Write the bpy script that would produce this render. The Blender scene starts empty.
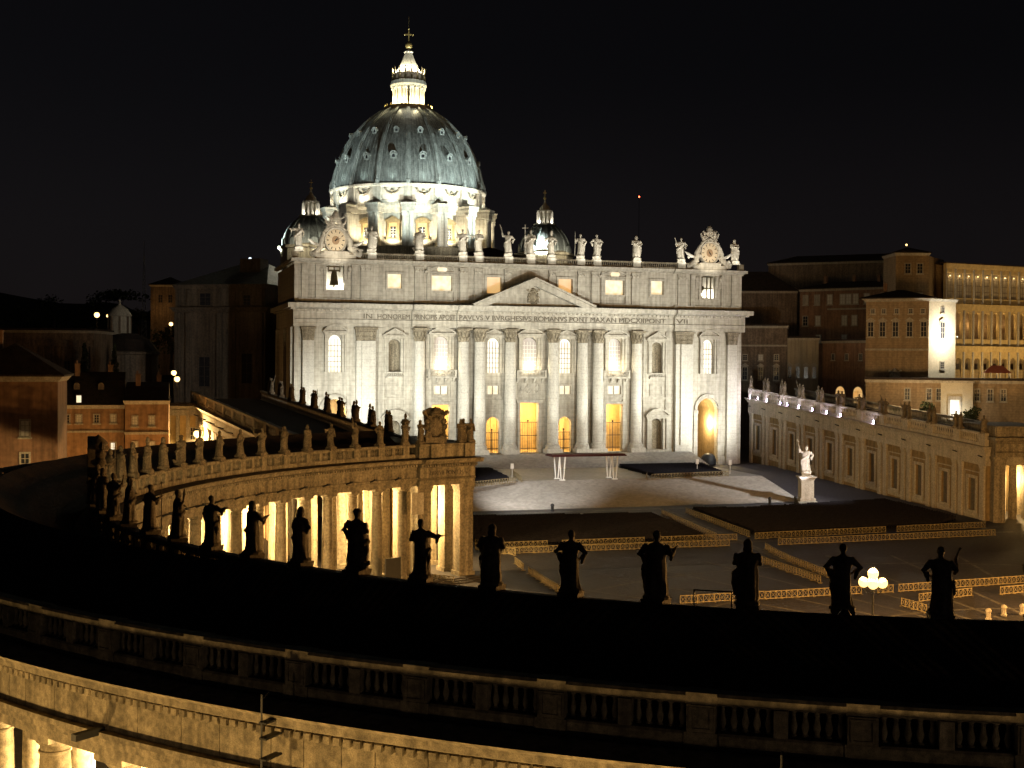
import bpy, bmesh, math, random
from math import sin, cos, pi, radians as R, sqrt, atan2, degrees
from mathutils import Vector, Matrix, Euler
from mathutils.geometry import tessellate_polygon
random.seed(7)
sc = bpy.context.scene
COL = sc.collection

# ------------------------------------------------------------------ camera, world, moon, exposure
cam_d = bpy.data.cameras.new('camera'); cam = bpy.data.objects.new('camera', cam_d); COL.objects.link(cam)
sc.camera = cam
CAM = Vector((-90.612, -288.259, 21.302))
yaw, pit, rol = 0.2906901, -0.017770, 0.0066716
fw = Vector((sin(yaw)*cos(pit), cos(yaw)*cos(pit), sin(pit)))
rt = Vector((cos(yaw), -sin(yaw), 0)); upv = rt.cross(fw)
r2 = rt*cos(rol)+upv*sin(rol); u2 = -rt*sin(rol)+upv*cos(rol)
m3 = Matrix((r2, u2, -fw)).transposed()
cam.matrix_world = Matrix.Translation(CAM) @ m3.to_4x4()
cam_d.sensor_width = 36; cam_d.lens = 1253.24/1024*36
cam_d.clip_start = 0.5; cam_d.clip_end = 6000

world = bpy.data.worlds.new('World'); sc.world = world; world.use_nodes = True
nt = world.node_tree
bg = nt.nodes['Background']
sky = nt.nodes.new('ShaderNodeTexSky'); sky.sky_type = 'NISHITA'; sky.sun_disc = False
sky.sun_elevation = R(18); sky.sun_rotation = R(150); sky.dust_density = 2.0; sky.ozone_density = 3.0
hs = nt.nodes.new('ShaderNodeHueSaturation'); hs.inputs['Saturation'].default_value = .35
tint = nt.nodes.new('ShaderNodeMix'); tint.data_type = 'RGBA'; tint.blend_type = 'MULTIPLY'; tint.inputs[0].default_value = 1; tint.inputs[7].default_value = (1.0, .86, .92, 1)
nt.links.new(sky.outputs[0], hs.inputs['Color']); nt.links.new(hs.outputs[0], tint.inputs[6]); 
tcw = nt.nodes.new('ShaderNodeTexCoord'); sep = nt.nodes.new('ShaderNodeSeparateXYZ'); nt.links.new(tcw.outputs['Generated'], sep.inputs[0])
rmp = nt.nodes.new('ShaderNodeValToRGB'); rmp.color_ramp.elements[0].color = (13, 9.6, 10, 1); rmp.color_ramp.elements[1].color = (0, 0, 0, 1); rmp.color_ramp.elements[1].position = .24
rmp.color_ramp.interpolation = 'EASE'; nt.links.new(sep.outputs[2], rmp.inputs[0])
cld = nt.nodes.new('ShaderNodeTexNoise'); cld.inputs['Scale'].default_value = 2.2; cld.inputs['Detail'].default_value = 5; nt.links.new(tcw.outputs['Generated'], cld.inputs['Vector'])
glo = nt.nodes.new('ShaderNodeMix'); glo.data_type = 'RGBA'; glo.blend_type = 'MULTIPLY'; glo.inputs[0].default_value = 1
nt.links.new(rmp.outputs[0], glo.inputs[6]); nt.links.new(cld.outputs['Fac'], glo.inputs[7])
addn = nt.nodes.new('ShaderNodeMix'); addn.data_type = 'RGBA'; addn.blend_type = 'ADD'; addn.inputs[0].default_value = 1
nt.links.new(tint.outputs[2], addn.inputs[6]); nt.links.new(glo.outputs[2], addn.inputs[7]); nt.links.new(addn.outputs[2], bg.inputs[0]); bg.inputs[1].default_value = 0.00034
moon_d = bpy.data.lights.new('moon', 'SUN'); moon_d.energy = 0.002; moon_d.angle = R(0.5); moon_d.color = (1, .95, .88)
moon = bpy.data.objects.new('moon', moon_d); COL.objects.link(moon)
moon.rotation_euler = Euler((R(72), 0, R(180-150)), 'XYZ')
sc.view_settings.view_transform = 'Standard'; sc.view_settings.look = 'None'
sc.view_settings.exposure = 1.3; sc.view_settings.gamma = 1.0; sc.view_settings.use_curve_mapping = False
sc.render.engine = 'CYCLES'
cy = sc.cycles
cy.use_denoising = True; cy.max_bounces = 5; cy.diffuse_bounces = 3; cy.glossy_bounces = 2
cy.sample_clamp_indirect = 4.0; cy.use_light_tree = True; cy.caustics_reflective = False; cy.caustics_refractive = False

# ------------------------------------------------------------------ helpers
class MB:
    def __init__(s, M=None):
        s.v = []; s.f = []; s.M = M
    def add(s, vs, fs):
        b = len(s.v)
        if s.M is not None: vs = [s.M @ Vector(p) for p in vs]
        s.v.extend([tuple(p) for p in vs]); s.f.extend([tuple(b+i for i in f) for f in fs])
        return s
    def box(s, x0, x1, y0, y1, z0, z1):
        return s.add([(x0,y0,z0),(x1,y0,z0),(x1,y1,z0),(x0,y1,z0),(x0,y0,z1),(x1,y0,z1),(x1,y1,z1),(x0,y1,z1)],
              [(0,3,2,1),(4,5,6,7),(0,1,5,4),(1,2,6,5),(2,3,7,6),(3,0,4,7)])
    def frus(s, x0, x1, y0, y1, z0, z1, d):     # box whose top is wider by d on each side
        return s.add([(x0,y0,z0),(x1,y0,z0),(x1,y1,z0),(x0,y1,z0),(x0-d,y0-d,z1),(x1+d,y0-d,z1),(x1+d,y1+d,z1),(x0-d,y1+d,z1)],
              [(0,3,2,1),(4,5,6,7),(0,1,5,4),(1,2,6,5),(2,3,7,6),(3,0,4,7)])
    def lathe(s, prof, cx=0, cy=0, n=16, a0=0, a1=2*pi, cap=True):
        full = abs(a1-a0-2*pi) < 1e-6
        k = n if full else n+1; vs = []; m = len(prof)
        for i in range(k):
            a = a0+(a1-a0)*i/n; ca, sa = cos(a), sin(a)
            for r, z in prof: vs.append((cx+r*ca, cy+r*sa, z))
        fs = []
        for i in range(n):
            j = (i+1) % k
            for q in range(m-1): fs.append((i*m+q, j*m+q, j*m+q+1, i*m+q+1))
        if full and cap:
            if prof[0][0] > 1e-4: fs.append(tuple(i*m for i in range(k))[::-1])
            if prof[-1][0] > 1e-4: fs.append(tuple(i*m+m-1 for i in range(k)))
        return s.add(vs, fs)
    def tube(s, pts, rad, n=8, sy=1.0):
        pts = [Vector(p) for p in pts]; vs = []
        if not hasattr(rad, '__len__'): rad = [rad]*len(pts)
        for i, p in enumerate(pts):
            d = (pts[min(i+1, len(pts)-1)]-pts[max(i-1, 0)])
            if d.length < 1e-9: d = Vector((0,0,1))
            d.normalize()
            a = d.cross(Vector((0,0,1)))
            if a.length < 1e-3: a = Vector((1,0,0))
            a.normalize(); b = d.cross(a)
            for k in range(n):
                t = 2*pi*k/n; vs.append(p + a*rad[i]*cos(t) + b*rad[i]*sin(t)*sy)
        fs = [(i*n+k, i*n+(k+1)%n, (i+1)*n+(k+1)%n, (i+1)*n+k) for i in range(len(pts)-1) for k in range(n)]
        fs.append(tuple(range(n))[::-1]); fs.append(tuple((len(pts)-1)*n+k for k in range(n)))
        return s.add(vs, fs)
    def ball(s, c, r, n=10, m=7):
        if not hasattr(r, '__len__'): r = (r, r, r)
        vs = []; 
        for i in range(m+1):
            t = pi*i/m
            for k in range(n):
                p = 2*pi*k/n; vs.append((c[0]+r[0]*sin(t)*cos(p), c[1]+r[1]*sin(t)*sin(p), c[2]-r[2]*cos(t)))
        fs = [(i*n+k, i*n+(k+1)%n, (i+1)*n+(k+1)%n, (i+1)*n+k) for i in range(m) for k in range(n)]
        return s.add(vs, fs)
    def prism(s, poly, d0, d1, ax='y'):          # polygon in (u, w) extruded along the third axis
        def P(u, w, d): return (u, d, w) if ax == 'y' else ((d, u, w) if ax == 'x' else (u, w, d))
        n = len(poly)
        vs = [P(u, w, d0) for u, w in poly]+[P(u, w, d1) for u, w in poly]
        fs = [(i, (i+1)%n, n+(i+1)%n, n+i) for i in range(n)]
        tris = tessellate_polygon([[Vector((u, w, 0)) for u, w in poly]])
        fs += [tuple(t) for t in tris]+[tuple(n+i for i in t) for t in tris]
        return s.add(vs, fs)
    def wall(s, outer, holes, y0, y1):           # panel in the (x, z) plane with holes, thickness y0..y1
        loops = [outer]+holes
        tris = tessellate_polygon([[Vector((u, w, 0)) for u, w in l] for l in loops])
        flat = [p for l in loops for p in l]; n = len(flat)
        vs = [(u, y0, w) for u, w in flat]+[(u, y1, w) for u, w in flat]
        fs = [tuple(t) for t in tris]+[tuple(n+i for i in t)[::-1] for t in tris]
        b = 0
        for l in loops:
            k = len(l); fs += [(b+i, b+(i+1)%k, n+b+(i+1)%k, n+b+i) for i in range(k)]; b += k
        return s.add(vs, fs)
    def arc(s, prof, a0, a1, n, cx, cy, z=0):    # closed (r, z) profile swept round a centre
        m = len(prof); vs = []
        for i in range(n+1):
            a = a0+(a1-a0)*i/n
            for r, h in prof: vs.append((cx+r*cos(a), cy+r*sin(a), h+z))
        fs = [(i*m+q, (i+1)*m+q, (i+1)*m+(q+1)%m, i*m+(q+1)%m) for i in range(n) for q in range(m)]
        t = tessellate_polygon([[Vector((r, h, 0)) for r, h in prof]])
        fs += [tuple(x) for x in t]+[tuple(n*m+i for i in x)[::-1] for x in t]
        return s.add(vs, fs)
    def mesh(s, name, org=(0,0,0), smooth=False):
        me = bpy.data.meshes.new(name)
        o = Vector(org)
        me.from_pydata([(x-o.x, y-o.y, z-o.z) for x, y, z in s.v], [], s.f)
        if len(s.f) < 60000:
            bm = bmesh.new(); bm.from_mesh(me); bmesh.ops.recalc_face_normals(bm, faces=bm.faces); bm.to_mesh(me); bm.free()
        if smooth:
            me.polygons.foreach_set('use_smooth', [True]*len(me.polygons))
            try: me.set_sharp_from_angle(angle=R(40))
            except Exception: pass
        me.update()
        return me

def wpos(o):
    p = Vector((0,0,0))
    while o is not None: p += o.location; o = o.parent
    return p
def tag(o, label=None, cat=None, group=None, kind=None):
    if label: o['label'] = label
    if cat: o['category'] = cat
    if group: o['group'] = group
    if kind: o['kind'] = kind
    return o
def thing(name, loc, label, cat, group=None):
    o = bpy.data.objects.new(name, None); o.location = loc; COL.objects.link(o); o.empty_display_size = .5
    return tag(o, label, cat, group)
def part(name, mb, mat, parent=None, smooth=False, org=None, label=None):
    if parent is not None:
        W = wpos(parent)
        me = mb.mesh(name, W if org is None else org, smooth)
    else: W = Vector((0,0,0)); me = mb.mesh(name, org or (0,0,0), smooth)
    me.materials.append(mat)
    o = bpy.data.objects.new(name, me); COL.objects.link(o)
    if parent is not None:
        o.parent = parent
        if org is not None: o.location = Vector(org)-W
    elif org is not None: o.location = org
    if label: o['label'] = label
    return o
def inst(name, me, parent, loc, rz=0, scale=1):
    o = bpy.data.objects.new(name, me); COL.objects.link(o)
    if parent is not None: o.parent = parent; o.location = Vector(loc)-wpos(parent)
    else: o.location = loc
    o.rotation_euler = (0, 0, rz)
    if scale != 1: o.scale = (scale,)*3
    return o
def light(name, kind, loc, energy, color, target=None, spot=60, blend=.6, size=.3, parent=None):
    d = bpy.data.lights.new(name, kind); d.energy = energy; d.color = color
    if kind in ('POINT', 'SPOT'): d.shadow_soft_size = size
    if kind == 'SPOT': d.spot_size = R(spot); d.spot_blend = blend
    o = bpy.data.objects.new(name, d); COL.objects.link(o); o.location = loc
    if target is not None: o.rotation_euler = (Vector(target)-Vector(loc)).to_track_quat('-Z', 'Y').to_euler()
    if parent is not None: o.parent = parent; o.location = Vector(loc)-wpos(parent)
    return o
def frame(A, B):                                  # local x along A->B (xy), local -y towards the viewer's side, z up
    A = Vector((A[0], A[1], 0)); B = Vector((B[0], B[1], 0)); u = (B-A).normalized(); n = Vector((-u.y, u.x, 0))
    M = Matrix((u, n, Vector((0,0,1)))).transposed().to_4x4(); M.translation = A
    return M, (B-A).length
def arched(u, w0, wd, h, n=10):                   # arched opening outline, total height h
    r = wd/2; p = [(u-r, w0), (u+r, w0)]
    p += [(u+r*cos(pi*i/n), w0+h-r+r*sin(pi*i/n)) for i in range(n+1)]
    return p
def rect(u, w0, wd, h): return [(u-wd/2, w0), (u+wd/2, w0), (u+wd/2, w0+h), (u-wd/2, w0+h)]
ORD = ['first','second','third','fourth','fifth','sixth','seventh','eighth','ninth','tenth','eleventh','twelfth','thirteenth','fourteenth',
       'fifteenth','sixteenth','seventeenth','eighteenth','nineteenth','twentieth','twenty first','twenty second','twenty third','twenty fourth',
       'twenty fifth','twenty sixth','twenty seventh','twenty eighth','twenty ninth','thirtieth']

# ------------------------------------------------------------------ materials
def mat_base(name, rough=.85, metal=0):
    m = bpy.data.materials.new(name); m.use_nodes = True; t = m.node_tree; b = t.nodes['Principled BSDF']
    b.inputs['Roughness'].default_value = rough; b.inputs['Metallic'].default_value = metal
    return m, t, b
def surf(name, c1, c2, scale=.6, rough=.85, spec=.35, stain=.25, streak=.0, fine=6.0, bump=.15, courses=0, metal=0, micro=False):
    """weathered surface: broad tone noise, fine grain, vertical streaks, optional block courses"""
    m, t, b = mat_base(name, rough, metal); N = t.nodes.new; L = t.links.new
    b.inputs['Specular IOR Level'].default_value = spec
    geo = N('ShaderNodeNewGeometry')
    pos = geo.outputs['Position']
    n1 = N('ShaderNodeTexNoise'); n1.inputs['Scale'].default_value = scale; n1.inputs['Detail'].default_value = 8; n1.inputs['Roughness'].default_value = .65
    L(pos, n1.inputs['Vector'])
    r1 = N('ShaderNodeValToRGB'); r1.color_ramp.elements[0].position = .3; r1.color_ramp.elements[1].position = .7
    r1.color_ramp.elements[0].color = (*c2, 1); r1.color_ramp.elements[1].color = (*c1, 1)
    L(n1.outputs['Fac'], r1.inputs['Fac'])
    col = r1.outputs['Color']
    def mul(fac_out, lo, hi, amt, colr):
        mr = N('ShaderNodeMapRange'); mr.inputs[1].default_value = lo; mr.inputs[2].default_value = hi
        mr.inputs[3].default_value = 1-amt; mr.inputs[4].default_value = 1.0; L(fac_out, mr.inputs[0])
        mx = N('ShaderNodeMix'); mx.data_type = 'RGBA'; mx.blend_type = 'MULTIPLY'; mx.inputs[0].default_value = 1
        L(colr, mx.inputs[6]); cmb = N('ShaderNodeCombineColor'); 
        for i in range(3): L(mr.outputs[0], cmb.inputs[i])
        L(cmb.outputs[0], mx.inputs[7]); return mx.outputs[2]
    n2 = N('ShaderNodeTexNoise'); n2.inputs['Scale'].default_value = fine; n2.inputs['Detail'].default_value = 6; L(pos, n2.inputs['Vector'])
    col = mul(n2.outputs['Fac'], .35, .62, stain, col)
    if micro:
      n5 = N('ShaderNodeTexNoise'); n5.inputs['Scale'].default_value = fine*7; n5.inputs['Detail'].default_value = 4; L(pos, n5.inputs['Vector'])
      col = mul(n5.outputs['Fac'], .36, .6, stain*.8, col)
    if streak:
        mp = N('ShaderNodeMapping'); mp.inputs['Scale'].default_value = (1.6, 1.6, .09); L(pos, mp.inputs['Vector'])
        n3 = N('ShaderNodeTexNoise'); n3.inputs['Scale'].default_value = 1.0; n3.inputs['Detail'].default_value = 5; L(mp.outputs[0], n3.inputs['Vector'])
        col = mul(n3.outputs['Fac'], .38, .6, streak, col)
    if courses:
        sx = N('ShaderNodeSeparateXYZ'); L(pos, sx.inputs[0])
        md = N('ShaderNodeMath'); md.operation = 'MODULO'; md.inputs[1].default_value = courses
        ad = N('ShaderNodeMath'); ad.operation = 'ADD'; ad.inputs[1].default_value = 100; L(sx.outputs[2], ad.inputs[0]); L(ad.outputs[0], md.inputs[0])
        col = mul(md.outputs[0], 0.0, .14, .26, col)
    L(col, b.inputs['Base Color'])
    if bump:
        bp = N('ShaderNodeBump'); bp.inputs['Strength'].default_value = bump; bp.inputs['Distance'].default_value = .1
        L(n2.outputs['Fac'], bp.inputs['Height']); L(bp.outputs[0], b.inputs['Normal'])
    return m
def glow(name, col, strength, col2=None, scale=.5):
    m, t, b = mat_base(name, .5); N = t.nodes.new; L = t.links.new
    b.inputs['Base Color'].default_value = (.3, .3, .3, 1)
    b.inputs['Emission Strength'].default_value = strength; b.inputs['Emission Color'].default_value = (*col, 1)
    if col2:
        geo = N('ShaderNodeNewGeometry'); n1 = N('ShaderNodeTexNoise'); n1.inputs['Scale'].default_value = scale; n1.inputs['Detail'].default_value = 3
        L(geo.outputs['Position'], n1.inputs['Vector'])
        r1 = N('ShaderNodeValToRGB'); r1.color_ramp.elements[0].position = .38; r1.color_ramp.elements[1].position = .6
        r1.color_ramp.elements[0].color = (*col, 1); r1.color_ramp.elements[1].color = (*col2, 1)
        L(n1.outputs['Fac'], r1.inputs['Fac']); L(r1.outputs[0], b.inputs['Emission Color'])
    return m
TRAV = surf('travertine', (.47,.44,.375), (.39,.36,.30), .22, stain=.22, streak=.26, fine=1.1, courses=1.1)
TRAV_COL = surf('travertine_shaft', (.52,.495,.44), (.45,.425,.37), .3, stain=.2, streak=.12, fine=2.5, courses=1.5)
TRAV_OLD = surf('weathered_travertine', (.40,.345,.25), (.27,.225,.155), .5, stain=.45, streak=.42, fine=3.2, bump=.3, micro=True)
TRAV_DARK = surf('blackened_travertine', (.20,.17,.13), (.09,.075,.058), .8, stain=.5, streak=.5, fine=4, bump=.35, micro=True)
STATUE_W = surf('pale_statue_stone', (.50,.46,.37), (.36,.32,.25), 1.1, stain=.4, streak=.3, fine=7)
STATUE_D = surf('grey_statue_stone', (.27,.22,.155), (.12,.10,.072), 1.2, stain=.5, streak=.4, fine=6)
LEAD = surf('lead_sheet', (.26,.272,.258), (.155,.166,.16), .35, rough=.55, stain=.3, streak=.4, fine=2.0, courses=1.9)
LEAD_RIB = surf('lead_rib', (.34,.36,.345), (.23,.25,.24), .5, rough=.5, stain=.3, streak=.3, fine=3.0)
TILE = surf('old_roof_tile', (.06,.042,.034), (.028,.022,.02), .8, stain=.5, fine=5, bump=.4, spec=.1)
OCHRE = surf('ochre_plaster', (.27,.195,.095), (.20,.145,.07), .15, stain=.22, streak=.25, fine=1.5)
BUFF = surf('buff_brick', (.34,.25,.15), (.27,.19,.115), .2, stain=.25, streak=.2, fine=1.8, courses=.6)
YELLOW = surf('yellow_plaster', (.50,.37,.17), (.42,.31,.14), .15, stain=.2, streak=.2, fine=1.5)
BROWN = surf('brown_plaster', (.30,.17,.10), (.22,.125,.075), .2, stain=.25, streak=.3, fine=1.5)
ORANGE = surf('orange_plaster', (.36,.215,.115), (.29,.165,.085), .2, stain=.25, streak=.3, fine=1.5)
STONE_TRIM = surf('stone_trim', (.46,.42,.35), (.36,.325,.265), .8, stain=.3, streak=.2, fine=4)
STONE_DIM = surf('dark_brown_stone', (.24,.18,.13), (.15,.11,.08), .3, stain=.35, streak=.35, fine=2)  # dark brown stone tone with random stains and streaks
IRON = surf('black_iron', (.02,.02,.02), (.012,.012,.012), 2, rough=.55, bump=.05)
BRONZE = surf('dark_bronze', (.09,.065,.03), (.05,.04,.02), 1, rough=.45, metal=.6)
GILT = surf('gilded_copper', (.55,.42,.16), (.40,.30,.12), 1, rough=.35, metal=.7)
WOOD = surf('barrier_wood', (.27,.22,.12), (.18,.145,.08), 1.5, stain=.3, fine=8)
CHAIR = surf('dark_chair_plastic', (.022,.020,.024), (.010,.009,.011), 1.2, rough=.8, spec=.05)
CANVAS = surf('dark_red_canvas', (.07,.012,.012), (.05,.01,.01), 2)
WHITE = surf('white_paint', (.75,.75,.72), (.68,.68,.65), 2, stain=.1)
DIAL = surf('clock_dial_stone', (.55,.46,.33), (.46,.38,.27), 2, stain=.15)
GLASS_D = surf('dark_window_glass', (.035,.035,.04), (.02,.02,.025), 1, rough=.15, bump=0)
SHUT = surf('grey_shutter', (.16,.15,.13), (.10,.095,.085), .7, stain=.2)
BLIND = surf('pale_window_blind', (.62,.60,.55), (.52,.5,.46), 1, stain=.1)
FOLIAGE = surf('night_foliage', (.05,.062,.026), (.025,.034,.015), 1.5, fine=8)
BARK = surf('bark', (.09,.065,.045), (.05,.038,.028), 2, fine=8)
HILL = surf('hill_ground', (.06,.06,.035), (.035,.04,.02), .05, fine=.6)
COBBLE = surf('cobblestone_paving', (.052,.045,.045), (.028,.025,.026), .10, rough=.7, stain=.5, fine=2.2, bump=.5, micro=True)
PAVE = surf('pale_step_stone', (.30,.285,.26), (.22,.21,.19), .12, rough=.75, stain=.25, fine=1.2, bump=.2)
G_WHITE = glow('lit_window_white', (1,.93,.76), .46, (1,.80,.5), .6)
G_WARM = glow('lit_window_warm', (1,.66,.27), .36, (1,.86,.58), .9)
G_ORANGE = glow('lit_window_orange', (1,.48,.12), .30, (1,.6,.22), .5)
G_DIM = glow('dim_window_light', (1,.55,.42), .08, (1,.75,.62), .8)
G_LAMP = glow('sodium_lamp_globe', (1,.56,.17), 1.3)
G_SMALL = glow('street_lamp_glass', (1,.62,.22), 1.6)
G_FLOOD = glow('violet_white_flood_glass', (.80,.62,1), 30)
G_COOL = glow('cool_white_lamp_glass', (.72,.85,1), 1.2)
G_RED = glow('red_beacon_glass', (1,.08,.03), 6)
WARM = (1, .60, .24); SODIUM = (1, .50, .14); FLOODW = (1.0, .99, .87); DOMEW = (1, .90, .66)

# ------------------------------------------------------------------ ground
G0 = -9.8
def GZ(y): return G0 if y < -112 else (-4.2 if y > -8 else G0+(y+112)/104*5.6)
gm = MB()
ys = [-3000, -700, -300, -112]+[-112+104*i/26 for i in range(1, 27)]+[60, 300, 3500]
xs = [-3000, -600, -200, -100, 0, 100, 200, 600, 3000]
vs = [(x, y, GZ(y)) for y in ys for x in xs]; k = len(xs)
gm.add(vs, [(j*k+i, j*k+i+1, (j+1)*k+i+1, (j+1)*k+i) for j in range(len(ys)-1) for i in range(k-1)])
tag(part('ground', gm, COBBLE), kind='structure')
# hill behind the roofs to the left
hb = MB(); nx, ny = 40, 14; vs = []
for j in range(ny+1):
    for i in range(nx+1):
        x = -520+ 480*i/nx; y = 330+420*j/ny
        e = math.exp(-((x+205)/95)**2-((y-540)/130)**2)*70 + math.exp(-((x+95)/55)**2-((y-600)/120)**2)*44
        vs.append((x, y, -5+e+2.0*sin(x*.11)*sin(y*.07)*min(1, e/10)))
hb.add(vs, [(j*(nx+1)+i, j*(nx+1)+i+1, (j+1)*(nx+1)+i+1, (j+1)*(nx+1)+i) for j in range(ny) for i in range(nx)])
tag(part('hill', hb, HILL, smooth=True), kind='structure')
# stepped platform before the basilica
sm = MB()
def stair(x0, x1, y0, z0, y1, z1, n, yb):
    for i in range(n):
        y = y0+(y1-y0)*i/n; z = z0+(z1-z0)*(i+1)/n
        sm.box(x0, x1, y, y0+(y1-y0)*(i+1)/n if i < n-1 else yb, -9.5, z)
stair(-35, 40, -60, -7.05, -42, -3.2, 24, -14)
stair(-41, 41, -14, -3.2, -3.4, -0.7, 12, -2.9)
tag(part('stairs', sm, PAVE), kind='structure')
lm = MB()                                           # pale stone bands laid in the paving
for (x0, x1, y0, y1) in ((-38, 62, -97.2, -96.2), (6.6, 8.2, -128, -62), (-30, 45, -63.5, -62.5)):
    n = 16
    for i in range(n):
        ya, yb = y0+(y1-y0)*i/n, y0+(y1-y0)*(i+1)/n
        lm.add([(x0,ya,GZ(ya)+.005),(x1,ya,GZ(ya)+.005),(x1,yb,GZ(yb)+.005),(x0,yb,GZ(yb)+.005)], [(0,1,2,3)])
for k in range(18):                                 # spokes of the oval
    a = R(20+k*8); ca, sa = cos(a), sin(a)
    for r0 in range(12, 78, 6):
        r1 = r0+6; p = []
        for r_, t in ((r0,-.3),(r0,.3),(r1,.3),(r1,-.3)):
            x, y = 8+r_*ca-t*sa, -187+r_*sa+t*ca; p.append((x, y, GZ(y)+.006))
        if p[0][1] < -96: lm.add(p, [(0,1,2,3)])
for r_ in (34, 52, 70):
    for k in range(60):
        a0, a1 = R(15+k*2.5), R(17.5+k*2.5); p = []
        for q, a in ((r_, a0), (r_+.7, a0), (r_+.7, a1), (r_, a1)): x, y = 8+q*cos(a), -187+q*sin(a); p.append((x, y, GZ(y)+.008))
        if p[0][1] < -97.5: lm.add(p, [(0,1,2,3)])
tag(part('paving_band', lm, surf('worn_travertine_band', (.15,.14,.125), (.08,.075,.07), .4, stain=.5, fine=2)), kind='structure')

# ------------------------------------------------------------------ basilica (front wall at y = 0, facing -y)
BAS = thing('basilica', (0, 0, -4.2), 'huge floodlit white domed basilica with columned facade and inscription', 'church')
COLX = [-27.3, -16.9, -12.9, -5.4, 5.4, 12.9, 16.9, 27.3]
PILX = [(-55.9,-53), (-42.2,-37.8), (37.8,42.2), (53,55.9)]
holes = []
for s in (-1, 1):
    holes += [arched(s*47.4, -3.6, 6.2, 16.0, 14), arched(s*47.4, 18.6, 3.4, 8.6), arched(s*33.1, 18.4, 2.8, 8.0), arched(s*33.1, -0.2, 2.9, 7.6),
              arched(s*21.9, 18.6, 3.5, 8.6), rect(s*21.9, -.6, 4.2, 11.6), rect(s*21.9, 13.5, 3.4, 2.0),
              arched(s*9.1, 18.6, 3.0, 8.4), rect(s*9.1, 13.5, 2.8, 2.0), arched(s*9.1, -.6, 3.3, 8.6)]
holes += [arched(0, 18.6, 3.8, 8.8), rect(0, -.6, 4.6, 12.0)]
mb = MB().wall([(-57, -4.6), (57, -4.6), (57, 29.1), (-57, 29.1)], holes, 0, 1.5)
part('facade_wall', mb, TRAV, BAS)
for s in (-1, 1): part('side_wall', MB().box(s*57-(.0 if s > 0 else .9), s*57+(.9 if s > 0 else 0), 0.003, 35, -4.6, 29.1), TRAV, BAS)
# south return: pilasters and blind panels
pb = MB()
for y in (1.5, 16, 31): pb.box(-58.7, -57.902, y, y+2.6, -4.5, 29.0)
for y in (8, 22):
    pb.box(-58.2, -57.902, y, y+4.2, 18, 26); pb.box(-58.2, -57.902, y, y+4.2, 4, 12)
part('side_pilasters', pb, TRAV, BAS)
def capital(mb, x, y, z, r, h, square=False, w=None):
    if square:
        a, b = w
        mb.frus(a, b, y-.35, y+.2, z, z+h*.85, .28)
        k = max(3, int((b-a)/.55))
        for row, zz in ((0, z+.1), (1, z+h*.38)):
            for i in range(k):
                cx = a+(b-a)*(i+.5)/k; mb.add([(cx-.2,y-.40,zz),(cx+.2,y-.40,zz),(cx+.17,y-.72-row*.12,zz+h*.30),(cx-.17,y-.72-row*.12,zz+h*.30),(cx,y-.42,zz+h*.36)], [(0,1,2,3),(3,2,4)])
        mb.box(a-.5, b+.5, y-.95, y+.2, z+h*.86, z+h)
    else:
        mb.lathe([(r*.86, z), (r*.9, z+h*.3), (r*1.0, z+h*.6), (r*1.28, z+h*.86)], x, y, 18)
        for row, zz, n in ((0, z+.05, 12), (1, z+h*.36, 12)):
            for i in range(n):
                a = 2*pi*(i+.5*row)/n; ca, sa = cos(a), sin(a); r0 = r*(.9+.08*row); r1 = r*(1.22+.1*row); w = .24*r
                P = lambda rr, t, z: (x+rr*ca-t*sa, y+rr*sa+t*ca, z)
                mb.add([P(r0,-w,zz),P(r0,w,zz),P(r1,w*.8,zz+h*.3),P(r1,-w*.8,zz+h*.3),P(r1*.94,0,zz+h*.22)], [(0,1,2,3),(3,2,4)])
        mb.box(x-r*1.3, x+r*1.3, y-r*1.3, y+r*1.3, z+h*.86, z+h)
def column_prof(r, zb, zt):
    H = zt-zb; p = [(r*1.32, zb), (r*1.32, zb+.5), (r*1.22, zb+.55), (r*1.28, zb+.85), (r*1.1, zb+1.0), (r*1.15, zb+1.2), (r*1.0, zb+1.35)]
    for i in range(1, 9):
        t = i/8; p.append((r*(1-.13*max(0, t-.3)**1.4/.6), zb+1.35+(H-1.35)*t))
    return p
for x in COLX:
    yc = -1.9 if abs(x) < 18 else -1.1
    c = MB().lathe(column_prof(1.38, 0.35, 25.9), x, yc, 28); c.box(x-1.95, x+1.95, yc-1.95, -.002, -.7, .35)
    c = part('column', c, TRAV_COL, BAS, True)
    q = MB(); capital(q, x, yc, 25.9, 1.32, 3.15); part('capital', q, TRAV_OLD, c)
for a, b in PILX:
    c = MB().box(a, b, -1.25, -.002, .8, 25.9); c.box(a-.3, b+.3, -1.55, -.002, -4.5, -1.6); c.box(a-.12, b+.12, -1.37, -.002, -1.6, .8)
    if b-a > 4: c.box(a+1.2, b, -1.75, -1.25, .8, 25.9)
    c = part('pilaster', c, TRAV_COL, BAS)
    q = MB(); capital(q, 0, -1.0, 25.9, 0, 3.1, True, (a, b)); part('capital', q, TRAV_OLD, c)
for x in (-36.2, -30.2, 30.2, 36.2, -24.9, 24.9, -18.9, 18.9):   # flat strips behind the columns
    part('wall_strip', MB().box(x-.75, x+.75, -.35, -.002, -.6, 29.0), TRAV, BAS)
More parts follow.
